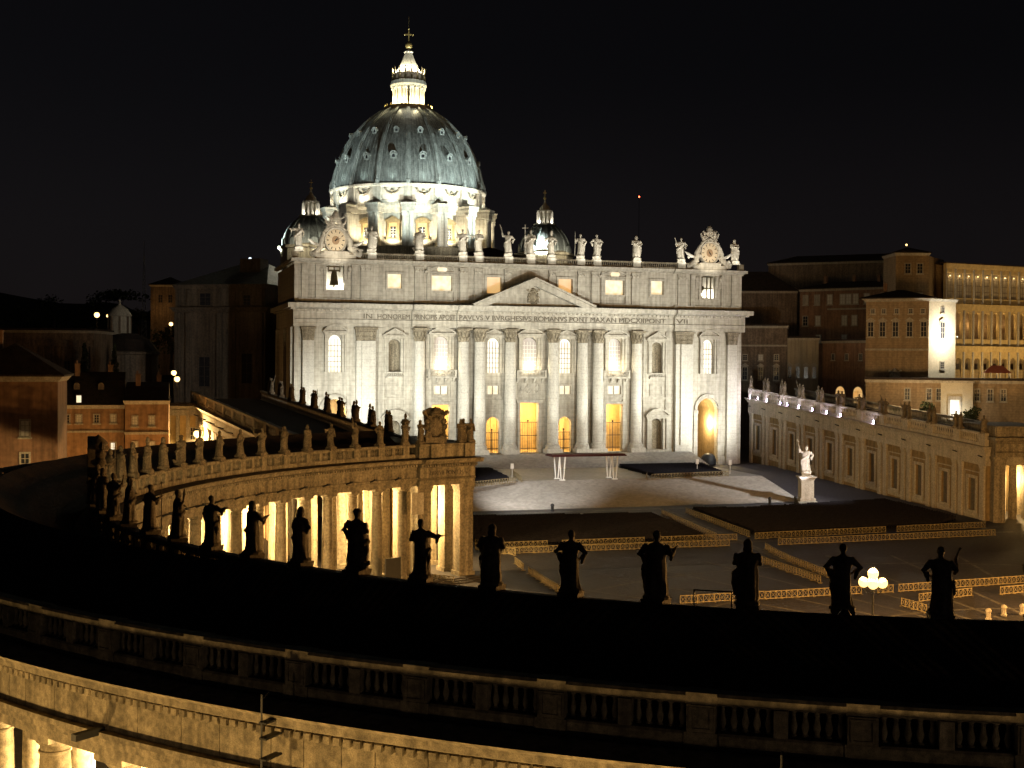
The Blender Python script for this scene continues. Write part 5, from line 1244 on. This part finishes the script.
# ---- arcaded loggia wing
lg = thing('loggia_wing', (127, 14.7, -6), 'golden three storey arcaded wing lit along the right edge', 'building')
M, L_ = frame((127, 14.7), (176, 22.8))
nb = 14; bw = L_/nb; Z1, Z2, Z3, Z4 = 13.5, 26.4, 38.2, 49.6
oh = []
for i in range(nb): oh += [arched((i+.5)*bw, Z1+1.6, bw*.62, 8.2, 8), arched((i+.5)*bw, Z2+2.2, bw*.62, 7.6, 8), rect((i+.5)*bw, Z3+2.0, bw*.8, 7.0)]
part('wall', MB(M).wall([(0, -6), (L_, -6), (L_, Z4), (0, Z4)], oh, 0, .9), YELLOW, lg)
part('inner_wall', MB(M).box(0, L_, 3.4, 3.8, -6, Z4), BUFF, lg)
for i, z in enumerate((Z1, Z2, Z3)): part('gallery_floor', MB(M).box(.01, L_, .9, 3.4, z-.4, z+.3), YELLOW, lg)
for z, t in ((Z1-.6, 1.0), (Z2-1.4, 1.6), (Z3-1.5, 1.8), (Z4-1.2, 1.4)): part('cornice', MB(M).frus(-.2, L_+.2, -.35, -.003, z, z+t, .35), YELLOW, lg)
for i in range(nb+1):
    for z0, z1 in ((Z1+.45, Z2-1.45), (Z2+.25, Z3-1.55), (Z3+.35, Z4-1.25)):
        part('pilaster', MB(M).box(max(0, i*bw-.28), i*bw+.28, -.32, -.005, z0, z1), STONE_TRIM, lg)
for i in range(nb):
    u = (i+.5)*bw; w = bw*.62
    part('glazing', MB(M).box(u-w/2, u+w/2, .45, .5, Z1+1.6, Z1+6.4), GLASS_D if i % 3 == 5 else OCHRE, lg)
    m = MB(M)
    for q in range(5): m.box(u-w/2, u+w/2, .38, .44, Z1+1.6+q*1.0, Z1+1.72+q*1.0)
    part('glazing_bars', m, STONE_DIM, lg)
    part('glazing', MB(M).box(u-bw*.4, u+bw*.4, .5, .55, Z3+2.0, Z3+9.0), surf('hazy_glass', (.36,.31,.22), (.26,.22,.16), .8, rough=.4), lg)
    m = MB(M)
    for q in range(1, 4): m.box(u-bw*.4, u+bw*.4, .42, .49, Z3+2.0+q*1.75, Z3+2.12+q*1.75)
    for q in (-.13, .13): m.box(u+q*bw-.05, u+q*bw+.05, .42, .49, Z3+2.0, Z3+9)
    part('glazing_bars', m, STONE_DIM, lg)
    if i < 9:
        p = M @ Vector((u, .1, Z3+8.2)); part('gallery_lamp', MB().ball((p.x, p.y, p.z), .17, 8, 6), G_SMALL, lg)
        p2 = M @ Vector((u, -.35, Z3+7.9)); light('gallery_light', 'POINT', p2, 22, (1, .72, .36), size=.1)
        if i % 2: 
            p = M @ Vector((u, 2.2, Z2+7.0)); part('gallery_lamp', MB().ball((p.x, p.y, p.z), .17, 8, 6), G_SMALL, lg)
            light('gallery_light', 'POINT', M @ Vector((u, 1.9, Z2+6.2)), 70, (1, .64, .26), size=.1)
part('roof', MB(M).box(-.5, L_+.5, -.9, 12, Z4+.2, Z4+.5), TILE, lg)
for u in (6, 18, 30, 42): p = M @ Vector((u, -16, 10)); light('wing_wash', 'SPOT', p, 5200, (1, .66, .27), M @ Vector((u, 0, 30)), 95, .9, .3)
# ---- long building behind with pale windows
lb, M, L_ = block('long_building', (114.6,73.6), (132.7,47.3), 14, -6, 45.2, BROWN, 'long plain brown building with two rows of pale windows behind the palace', eave=.5, rise=2.5)
for px in (806, 818, 831, 844, 850, 857, 868, 884): bwin(M, lb, (px-800)/96*L_, 40.3, 1.5, 2.9, BLIND if px > 825 else STONE_TRIM)
for px in (806, 819, 846, 856): bwin(M, lb, (px-800)/96*L_, 33.6, 1.5, 2.9, BLIND if px > 815 else GLASS_D)
for px in (820, 846): bwin(M, lb, (px-800)/96*L_, 28.0, 1.5, 2.4, BLIND)
part('string_course', MB(M).box(L_*.3, L_, -.3, -.003, 38.4, 38.9), STONE_TRIM, lb)
lb2, M, L_ = block('upper_building', (120, 105), (158, 70), 16, -6, 56, STONE_DIM, 'barely visible dark building above the long brown one', eave=.5, rise=3)
lb3, M, L_ = block('chapel_block', (84, 92), (116, 78), 18, -6, 45, STONE_DIM, 'barely visible dark gabled block right of the facade', eave=.5, rise=7)
# ---- pale faced block and its darker neighbour with two lit arches
pb, M, L_ = block('pale_block', (93.9,45.0), (102.2,40.5), 10, -6, 28.9, surf('grey_plaster', (.36,.31,.22), (.29,.25,.18), .2, streak=.25), 'pale grey block with a row of small windows beyond the right wing', eave=.5, roof_kind='flat')
for k in range(4): bwin(M, pb, L_*(.12+.25*k), 17.0, 1.0, 3.4, GLASS_D, ped=True)
ab, M, L_ = block('arched_block', (102.9, 39.4), (108.0, 18.5), 10, -6, 28.0, BROWN, 'dark brown block with two glowing arched windows', eave=.5, roof_kind='flat')
for u in (.34, .66): bwin(M, ab, L_*u, 10.2, 3.6, 4.6, G_ORANGE, arch=True)
for u in (.2, .45, .7, .92): bwin(M, ab, L_*u, 22.5, 1.0, 1.6, GLASS_D)
db, M, L_ = block('dark_block', (79.4,49.5), (92.5,41.8), 10, -6, 32.4, STONE_DIM, 'dim windowed block squeezed between facade and pale block', eave=.5, roof_kind='flat')
for u in (.2, .5, .8): bwin(M, db, L_*u, 16.5, 1.2, 3.6, GLASS_D, ped=True); bwin(M, db, L_*u, 22.3, 1.1, 1.5, BLIND if u == .5 else GLASS_D)
part('string_course', MB(M).box(0, L_, -.25, -.003, 26.3, 26.8), STONE_TRIM, db)
# ---- low wing in front of the palace
lw, M, L_ = block('low_wing', (78.2,-22.5), (118, -51.5), 11, -8, 17.6, BUFF, 'low brown wing with a lit doorway under the palace', eave=.4, roof_kind='flat')
U = lambda px: (px-866)/(1040-866)*math.dist((78.2,-22.5), (109.5,-45.5))
for px in (909, 931, 941, 979, 992, 1005): bwin(M, lw, U(px), 12.9, 1.0, 2.6, GLASS_D)
f0, f1 = U(943), U(975)
part('porch', MB(M).box(f0, f1, -1.2, -.003, -8, 17.0), surf('pale_porch_plaster', (.5,.44,.32), (.42,.37,.27), .3), lw); part('porch_cap', MB(M).box(f0-.3, f1+.3, -1.5, -.002, 17.0, 17.5), STONE_TRIM, lw)
d = MB(M); d.wall(rect(U(957), 8.3, 3.0, 5.6), [rect(U(957), 8.4, 2.0, 4.6)], -1.5, -1.203); d = part('doorway', d, STONE_TRIM, lw); part('pane', MB(M).box(U(957)-1, U(957)+1, -1.26, -1.21, 8.4, 13.0), G_WHITE, d)
light('doorway_light', 'POINT', M @ Vector((U(957)+.5, -3.4, 10.5)), 240, (1, .93, .78), size=.2)
pv = thing('roof_pavilion', M @ Vector((U(1000), 4, 18.1)), 'small open pavilion with red striped roof on the low wing', 'pavilion')
m = MB(M); u0, u1 = U(985), U(1013); m.add([(u0,1,19.4),(u1,1,19.4),(u1,7,19.4),(u0,7,19.4),((u0+u1)/2-1.2,4,21.2),((u0+u1)/2+1.2,4,21.2)], [(0,1,5,4),(1,2,5),(2,3,4,5),(3,0,4),(0,1,2,3)])
part('roof', m, surf('red_awning', (.34,.10,.07), (.25,.08,.06), 3), pv)
for a in (u0+.3, u1-.3, (u0+u1)/2):
    for b in (1.4, 6.6): part('post', MB(M).box(a-.12, a+.12, b-.12, b+.12, 18.1, 19.38), WHITE, pv)
# terrace shrubs: dark clipped masses behind the right wing's statues
def leaves(m, c, r, n, rr, s=.5):
    for _ in range(n):
        while True:
            p = Vector((rr.uniform(-1,1), rr.uniform(-1,1), rr.uniform(-1,1)))
            if .25 < p.length < 1: break
        p = Vector((c[0]+p.x*r[0], c[1]+p.y*r[1], c[2]+p.z*r[2])); a = Vector((rr.uniform(-1,1), rr.uniform(-1,1), rr.uniform(-1,1))).normalized(); b = a.orthogonal().normalized(); t = a.cross(b)
        k = s*rr.uniform(.6,1.3); m.add([p-b*k, p+t*k*.6, p+b*k, p-t*k*.6], [(0,1,2,3)])
def tree(loc, h, cr, kind, label, seed):
    rr = random.Random(seed); x, y, z = loc; t = thing('cypress' if kind == 'cypress' else 'umbrella_pine' if kind == 'pine' else 'tree', loc, label, 'tree', 'dark trees on the skyline')
    m = MB().tube([(x, y, z-.5), (x+.2, y, z+h*.35), (x-.1, y, z+h*.7)], [cr*.09+.1, cr*.07+.08, .08], 7)
    for i in range(5):
        a = 6.28*i/5; m.tube([(x, y, z+h*(.45+.05*i)), (x+cr*.6*cos(a), y+cr*.6*sin(a), z+h*(.68+.04*i))], [.18,.06], 5)
    part('trunk', m, BARK, t)
    m = MB()
    if kind == 'cypress':
        for i in range(12): q = i/11; leaves(m, (x+rr.uniform(-.2,.2), y, z+h*(.1+.86*q)), (cr*(1.05-q)**.7, cr*(1.05-q)**.7, h*.07), 70, rr, .45)
    elif kind == 'pine':
        for i in range(13): a = rr.uniform(0, 6.28); q = rr.random()**.5; leaves(m, (x+cr*.8*q*cos(a), y+cr*.8*q*sin(a), z+h*(.82+.12*(1-q))), (cr*.38, cr*.38, h*.09), 60, rr, .7)
    else:
        for i in range(14): a = rr.uniform(0, 6.28); q = rr.random()**.6; leaves(m, (x+cr*.7*q*cos(a), y+cr*.7*q*sin(a), z+h*rr.uniform(.4,.9)), (cr*.42, cr*.42, h*.13), 60, rr, .6)
    part('crown', m, FOLIAGE, t); return t
for i, (u, w, h) in enumerate(((U(937)-1, 4.2, 5.5), (U(968)+1, 4.5, 4.6), (U(900), 3.0, 4.0))):
    M_ = M; m = MB(); rr = random.Random(40+i); p = M @ Vector((u, -6.5, 0)); zz = fr(0,0,0).z
    base = 7.0
    for k in range(7): leaves(m, (p.x+rr.uniform(-1,1)*w*.35, p.y, base+h*.5+rr.uniform(-.25,.25)*h), (w*.35, w*.3, h*.32), 120, rr, .35)
    sh = thing('shrub', (p.x, p.y, base), ['big dark shrub left of the lit doorway behind the paired saints', 'dark shrub right of the lit doorway behind the paired saints', 'low dark shrub under the palace beyond the right wing'][i], 'shrub')
    part('foliage', m, FOLIAGE, sh); part('stem', MB().tube([(p.x, p.y, base-9), (p.x, p.y, base+h*.5)], [.3, .1], 6), BARK, sh)
# ---- left: south arm of the church seen past the facade
ARM_DIM = surf('dim_arm_stone', (.13,.10,.075), (.085,.064,.048), .3, stain=.35, streak=.35, fine=2)  # darker copy of the stone: the arm's dimness is put into its colour
H = thing('south_arm', (-80, 66, -5), 'tall dim stone arm of the church behind the left end of the facade', 'church')
M, L_ = frame((-80.5, 68.8), (-57.5, 54.8))
part('wall', MB(M).box(0, L_, 0, 40, -5, 41.3), ARM_DIM, H)
part('cornice', MB(M).frus(-.2, L_+.2, -.2, 40.2, 34.2, 35.6, 1.2), ARM_DIM, H); part('cornice', MB(M).frus(-.1, L_+.1, -.1, 40.1, 40.6, 41.8, .7), ARM_DIM, H)
for u in (.8, 4.2, 13.5, 17.5, 25.6): part('pilaster', MB(M).box(u-.8, u+.8, -.7, -.003, -5, 34.1), ARM_DIM, H); part('pilaster', MB(M).box(u-.6, u+.6, -.4, -.003, 35.7, 40.5), ARM_DIM, H)
for u, z, w, h in ((9.0, 36.2, 3.2, 3.2), (8.8, 14, 3.2, 8), (21.5, 36.2, 2.0, 2.6), (21.5, 15, 3.0, 8)): bwin(M, H, u, z, w, h, GLASS_D, ARM_DIM, ped=True)
m = MB(M); m.add([(-.8,-.8,41.8),(L_+.8,-.8,41.8),(L_+.8,40,41.8),(-.8,40,41.8),(L_*.42,16,48.5),(L_*.75,16,48.5)], [(0,1,5,4),(1,2,5),(2,3,4,5),(3,0,4)]); part('roof', m, LEAD, H)
part('roof_block', MB(M).box(L_*.55, L_*.78, 9, 14, 44, 49.5), ARM_DIM, H)
# lamps on that roof and in the streets
def lamp_thing(name, p, r, mat, label, ground, energy=0, col=SODIUM, head=None):
    t = thing(name, (p[0], p[1], ground), label, 'lamp'); x, y, z = p
    part('post', MB().tube([(x, y, ground-.3), (x, y, z-.2), (x+.2, y-.2, z+.25)], [.16,.1,.06], 7), IRON, t)
    part('lamp_cap', MB().lathe([(r*1.3, z+r*.9), (r*.9, z+r*1.25), (0, z+r*1.5)], x, y, 10), IRON, t)
    part('lamp_glass', MB().ball(p, r, 12, 8), mat, t, True)
    if energy: light('street_or_fill_light', 'POINT', (x+.6, y-1.6, z-.4), energy, col, size=.2)
    return t
lamp_thing('roof_lamp', (-54.4, 140, 55.1), .55, G_COOL, 'cold bluish lamp shining above the dark roof left of the facade', 44, 300, (.7,.85,1))
lamp_thing('street_lamp', (-82.2, 22.3, 18.1), .62, G_SMALL, 'upper of two orange street lamps close together left of the wing', -5, 380)
lamp_thing('street_lamp', (-81.6, 16.9, 16.7), .66, G_SMALL, 'lower of two orange street lamps close together left of the wing', -5, 380)
lamp_thing('street_lamp', (-104.5, 185.9, 37.1), .95, G_SMALL, 'brighter left lamp of the pair on the dark hillside', 20, 600)
lamp_thing('street_lamp', (-100.7, 184.8, 36.8), .55, G_SMALL, 'fainter right lamp of the pair on the dark hillside', 20)
lamp_thing('street_lamp', (-80.3, 126.4, 32.6), .62, G_SMALL, 'single yellow lamp beside the corner of the dim church arm', 10, 300)
lamp_thing('gate_lamp', (-78.9, -25.8, 6.2), .75, G_SMALL, 'blazing lamp under the sloping left wing just above the statues', -8, 7000, (1, .66, .25))
bm_ = thing('beacon_mast', (254.5, 550, 40), 'thin mast with one red aircraft light in the black sky', 'mast'); part('pole', MB().tube([(254.5, 550, 40), (254.5, 550, 140)], [.3, .15], 6), IRON, bm_); part('lamp', MB().ball((254.5, 550, 140.3), .55, 8, 6), G_RED, bm_)
# ---- left: plain palazzi below
lf, M, L_ = block('brown_palazzo', (-113, -109.6), (-100.8, -110), 14, -9.8, 18.9, BROWN, 'plain red brown palazzo with shuttered windows at the left edge', eave=.9, rise=4.5)
U = lambda px: 12.2-(58-px)*12.2/98
for z, b in ((11.0, BLIND), (6.6, GLASS_D), (1.6, GLASS_D)): bwin(M, lf, U(25), z, .95, 2.0, b, ped=(z < 2)); bwin(M, lf, U(-12), z, .95, 2.0, GLASS_D)
ob, M, L_ = block('orange_house', (-104.8,-38.9), (-93.0,-39.3), 14, -9.8, 12.6, ORANGE, 'long low orange house with dark attic roof and one lit dormer', roof=TILE, eave=.6, rise=6.2, roof_kind='mansard')
for px, b in ((60, GLASS_D), (67, GLASS_D), (79, BLIND), (97, GLASS_D), (114, BLIND)): bwin(M, ob, (px-58)/67*L_, 9.3, .75, 1.4, b, shut=BROWN)
for px, b in ((100, G_ORANGE), (114, G_WHITE)): bwin(M, ob, (px-58)/67*L_, 4.2, .8, 1.2, b)
for px in (60, 77): bwin(M, ob, (px-58)/67*L_, -.6, 1.5, 1.9, G_ORANGE, arch=True)
part('string_course', MB(M).box(-.1, L_+.1, -.25, -.003, 7.4, 7.8), STONE_TRIM, ob)
m = MB(M).box((79-58)/67*L_-.55, (79-58)/67*L_+.55, -.2, 3.2, 12.9, 14.7); dm_ = part('dormer', m, TILE, ob); part('pane', MB(M).box((79-58)/67*L_-.42, (79-58)/67*L_+.42, -.28, -.21, 13.1, 14.4), G_WHITE, dm_)
for px in (76, 101): m = MB(M); u = (px-58)/67*L_; m.prism(arched(u, 15.6, .9, 1.1, 8), 1.7, 5.0); m.wall(arched(u, 15.5, 1.1, 1.3, 8), [arched(u, 15.75, .6, .75, 8)], 1.55, 1.69); part('dormer', m, STONE_DIM, ob)
o2, M, L_ = block('red_house', (-92.8,-41.6), (-84.9,-41.9), 14, -9.8, 13.5, ORANGE, 'taller rust red house with pale shuttered windows beside the lit gate', eave=.5, rise=3.4, roof_kind='mansard')
for px in (135, 152): bwin(M, o2, (px-125)/44*L_, 8.8, .75, 1.7, BLIND, shut=BROWN); bwin(M, o2, (px-125)/44*L_, 4.0, .75, 1.6, BLIND, shut=BROWN)
part('string_course', MB(M).box(-.1, L_+.1, -.25, -.003, 7.1, 7.6), STONE_TRIM, o2)
gt, M, L_ = block('gatehouse', (-84.6,-16.7), (-76.6,-19.1), 8, -6, 11.6, YELLOW, 'bright yellow lit gatehouse with pilasters at the foot of the left wing', eave=.7, roof_kind='flat')
for u in (.4, 2.3, 4.4, 6.4, 7.8): part('pilaster', MB(M).box(u-.35, u+.35, -.35, -.003, -6, 9.6), STONE_TRIM, gt)
part('frieze', MB(M).box(-.1, L_+.1, -.42, -.004, 9.6, 10.8), STONE_TRIM, gt)
bwin(M, gt, 5.4, 4.6, .9, 2.4, GLASS_D); bwin(M, gt, 1.3, -1.0, 1.2, 4.5, G_WHITE)
def chimney(M, par, u, d, z0, z1, w=.45):
    m = MB(M); m.box(u-w, u+w, d-w, d+w, z0, z1); m.box(u-w-.1, u+w+.1, d-w-.1, d+w+.1, z1+.002, z1+.2); m.lathe([(.18,z1+.2),(.16,z1+.8)], u-.15, d, 8); part('chimney', m, BROWN, par)
for (M_, p_, l_) in ((frame((-104.8,-38.9), (-93.0,-39.3))[0], ob, ((3.0, 6, 16, 20.2), (9.0, 7.5, 17, 20.0))), (frame((-92.8,-41.6), (-84.9,-41.9))[0], o2, ((2.2, 5, 15, 18.3), (6.0, 8, 15, 18.0))), (frame((-113,-109.6), (-100.8,-110))[0], lf, ((4.0, 7, 21, 25),)),
                   (frame((114.6,73.6), (132.7,47.3))[0], lb, ((6, 6, 45, 49.5), (15, 8, 45, 49.3), (24, 6, 45, 49.0))), (frame((88.8,-5.5), (100.7,-15.3))[0], pal, ((4, 7, 38, 42.0),))):
    for c_ in l_: chimney(M_, p_, *c_)
# ---- left distance: classical museum-like block, small domed church, tower house, mast, hill trees
lc, M, L_ = block('classical_block', (-137, 69.8), (-101.6, 61.8), 20, -5, 28.8, STONE_DIM, 'long dim classical building with pilasters at the left, below the dark hill', eave=.8, roof_kind='flat')
for k in range(9): part('pilaster', MB(M).box(k*4.4+.2, k*4.4+1.4, -.5, -.003, 5, 24.4), STONE_DIM, lc)
part('frieze', MB(M).box(-.1, L_+.1, -.6, -.004, 24.5, 26.2), STONE_DIM, lc)
for k in range(8): bwin(M, lc, k*4.4+3.0, 17.5, 1.4, 3.2, GLASS_D, STONE_DIM)
sc_ = thing('small_church', (-95.6, 100, 5), 'little round domed church among dark trees left of the basilica', 'church')
part('wall', MB().lathe([(9.5, 5), (9.5, 22.5), (10.0, 22.8), (10.0, 23.5), (9.0, 23.8)], -94, 104, 20), STONE_DIM, sc_); part('roof', MB().lathe([(9.6, 23.81), (7.0, 27.2), (3.2, 29.0)], -94, 104, 20), TILE, sc_)
part('lantern', MB().lathe([(3.2, 28.5), (3.2, 34.0), (3.6, 34.2), (3.4, 34.6), (2.4, 36.2), (1.0, 37.2), (.3, 37.6), (.25, 39)], -95.6, 104, 16), STONE_TRIM, sc_, True)
for k in range(8): a = 2*pi*k/8; m = MB(Matrix.Translation((-95.6+3.2*cos(a), 104+3.2*sin(a), 0)) @ Matrix.Rotation(a+pi/2, 4, 'Z')); m.box(-.3, .3, -.25, .1, 28.6, 34); part('lantern_pier', m, STONE_DIM, sc_)
th, M, L_ = block('hill_house', (-85.5, 233), (-74.0, 229), 12, 15, 51.0, STONE_DIM, 'half lit square house on the slope behind the church arm', eave=.8, rise=3.5)
bwin(M, th, 4, 44, 1.6, 3, GLASS_D, STONE_DIM); bwin(M, th, 8, 44, 1.6, 3, GLASS_D, STONE_DIM)
light('house_light', 'POINT', (-84, 224, 42), 260, SODIUM, size=.3)
ant = thing('antenna_mast', (-87.5, 338, 30), 'slender lattice radio mast on the dark hill at the left', 'mast')
m = MB()
for s in ((-1,-1),(1,-1),(1,1),(-1,1)): m.tube([(-87.5+s[0]*1.1, 338+s[1]*1.1, 30), (-87.5+s[0]*.25, 338+s[1]*.25, 72)], [.22,.12], 4)
for k in range(14):
    z = 32+k*2.8; w = 1.1-.85*(z-30)/42; m.box(-87.5-w, -87.5+w, 338-w-.06, 338-w+.06, z, z+.2); m.tube([(-87.5-w, 338-w, z), (-87.5+w, 338-w, z+2.8)], .1, 4)
part('lattice', m, STONE_TRIM, ant); part('aerial', MB().tube([(-87.5, 338, 72), (-87.5, 338, 78)], .1, 5), STONE_TRIM, ant)
tr = [((-103.6, 55, 4), 21, 3.0, 'cypress', 'dark pointed cypress before the classical block at left'), ((-96.5, 72, 3), 22, 2.6, 'cypress', 'dark cypress left of the little domed church'),
      ((-98, 299, 28), 25, 13, 'pine', 'broad umbrella pine on the hill behind the little dome'), ((-90, 250, 22), 20, 9, 'pine', 'dark pine below the lattice mast'), ((-78, 215, 18), 18, 8, 'tree', 'dark round tree below the hill house'),
      ((-126, 300, 26), 24, 12, 'tree', 'rounded dark tree on the hill, leftmost but one'), ((-140, 310, 25), 21, 13, 'tree', 'wide dark tree on the hill at the left edge'), ((-112, 290, 28), 20, 9, 'tree', 'bushy dark tree on the hill left of the bright lamps'), ((-88, 118, 10), 17, 5, 'tree', 'dark bushy tree right of the little domed church')]
for i, (p, h, c_, k, l) in enumerate(tr): tree(p, h, c_, k, l, 60+i)

# ------------------------------------------------------------------ things on the near roof
mf = thing('metal_frame', on_arc(236.2, 69.2, 8.0), 'thin rectangular metal frame standing on the dark roof between two saints', 'frame')
Mf = Matrix.Translation(on_arc(236.2, 69.2, 8.0)) @ Matrix.Rotation(R(236.2)+pi/2, 4, 'Z')
for x in (-.85, .85): part('post', MB(Mf).box(x-.03, x+.03, -.03, .03, -.4, 3.0), IRON, mf)
part('top_bar', MB(Mf).box(-.819, .819, -.03, .03, 2.94, 3.0), IRON, mf); part('lower_bar', MB(Mf).box(-.819, .819, -.03, .03, 1.6, 1.65), IRON, mf)
vt = MB(Matrix.Translation(on_arc(241.0, 69, 8.0)) @ Matrix.Rotation(R(241)+pi/2, 4, 'Z')); vt.lathe([(.22,-.3),(.2,1.7),(.34,1.75),(.36,2.1),(.15,2.4),(0,2.45)], 0, 0, 10); vt.box(-.06, .06, -.5, .5, 1.0, 1.1)
v = part('roof_vent', vt, IRON, None, True); tag(v, 'small dark roof vent to the right of the bright street lamp', 'roof vent')
lp = MB(Matrix.Translation(on_arc(245.6, 69.3, 7.6)) @ Matrix.Rotation(R(245.6)+pi/2, 4, 'Z')); lp.frus(-1.1, 1.1, -.7, .7, 0, 1.6, -.45); lp.frus(-.6, .6, -.25, .25, 1.6, 2.1, -.2)
v = part('roof_hatch', lp, TILE, None); tag(v, 'dark hump of a roof hatch near the right edge of the near roof', 'roof hatch')
for i, (d, r, w, h) in enumerate(((118.4, 66.2, 1.3, 4.6), (121.2, 66.0, .8, 2.0))):
    m = MB(Matrix.Translation(on_arc(d, r-2.0, G0)) @ Matrix.Rotation(R(d)-pi/2, 4, 'Z')); m.box(-w, w, -.12, .12, .3, h); m.box(-w+.1, -w+.25, -.3, .3, 0, .3); m.box(w-.25, w-.1, -.3, .3, 0, .3)
    o = part('notice_panel', m, IRON if i == 0 else STONE_DIM, None); tag(o, ['large dark panel leaning before the columns by the end block', 'smaller grey panel before the columns by the end block'][i], 'panel')
m = MB(Matrix.Translation(on_arc(114.2, 66.0, 0)) @ Matrix.Rotation(R(114.2)-pi/2, 4, 'Z')); m.box(-1.0, 1.0, -1.2, -1.05, .2, 3.2); m.box(-.05, .05, -1.23, -1.2, .2, 3.2); m.box(-1.0, 1.0, -1.23, -1.2, 1.6, 1.7); m.box(-.08, .08, -1.05, -.7, 1, 2)
o = part('loudspeaker_panel', m, STONE_TRIM, None); tag(o, 'square grey panel fixed on the pillar left of the end block', 'panel')

# ------------------------------------------------------------------ floodlights of the facade, square and outer street, and added fill lights
def flood(p, t, e, c=FLOODW, spot=60, bl=.8): light('facade_flood', 'SPOT', p, e, c, t, spot, bl, .4)
FL_G = (1, 1, .875)
for x in (-44, -15, 15, 44): flood((x, -66, 14), (x, 0, 40.5), 19000, (1, .99, .92), 30, 1)
for x in (-46, -15, 15, 46): flood((x, -64, 14), (x*.98, 0, 29), 31000, FL_G, 64)
for s in (-1, 1):
    flood((s*50, -46, 9), (s*26, 0, 16), 27000, FL_G, 64)
    flood((s*50, -30, 8), (s*8, 0, 20), 23000, FL_G, 62)
    flood((s*50, -24, 5), (s*46, 0, 10), 11500, (.97, 1, .9), 80)
    flood((s*49, -14, -3), (s*46, 0, 10), 4500, (1, .98, .9), 85)
for x in COLX: flood((x+(1.2 if x < 0 else -1.2), -9.5, -1.2), (x, -2, 20), 4800, FL_G, 40)
for s in (-1, 1): flood((s*41, -9, -2.6), (s*40, -1, 18), 4500, FL_G, 42)
for s in (-1, 1): light('clock_flood', 'SPOT', (s*45.5, -9, 44.0), 1700, (1, .88, .68), (s*47, -.5, 49.2), 78, .6, .15)
for x in FST: light('statue_flood', 'SPOT', (x*.985+.8, -6.5, 44.2), 1700, (1, .97, .88), (x, -.3, 50.2), 62, .5, .15)
for x in (-22, -9, 0, 9, 22): light('balcony_flood', 'POINT', (x, -1.75, 19.7), 430 if abs(x) in (0, 22) else 60, (1, .84, .56), size=.15)
light('step_flood', 'SPOT', (-36, -84, 12), 66000, (1, .96, .9), (-14, -50, -6), 38, 1.0, .5)
light('step_flood', 'SPOT', (62, -84, 12), 52000, (1, .96, .92), (31, -50, -6), 40, 1.0, .5)
light('paving_flood', 'SPOT', (-46, -112, 6), 15000, (1, .98, .96), (-39.5, -121, -9.8), 40, .5, .3)
for d in (205, 216, 226, 236, 247):                 # sodium lamps of the street outside, below the picture
    light('street_or_fill_light', 'POINT', on_arc(d, 93.4, -2.4), 2900, (1, .60, .19), size=.3)
for p, e in (((-119, -121, -6), 150), ((-108, -58, -5), 800), ((-98, -50, -5), 1250), ((-86, -52, -5), 1500), ((-76, -48, -5), 2600), ((-74, -80, -6), 1500)): light('street_or_fill_light', 'POINT', p, e, SODIUM, size=.3)
light('street_or_fill_light', 'POINT', (80, -42, 17), 2700, (1, .68, .34), size=.3)  # added fill lamp hanging in the air, brightens the palace front
light('street_or_fill_light', 'POINT', (-50, -308, -1), 4800, (1, .68, .36), size=.5)  # added fill lamp near the camera, lifts the outer balustrade
light('street_or_fill_light', 'POINT', (-112, -262, -1), 1300, (1, .68, .36), size=.5)  # second added fill lamp, for the left stretch of the balustrade
light('roof_glow', 'POINT', (96, 22, 36), 500, (1, .75, .5), size=.5)
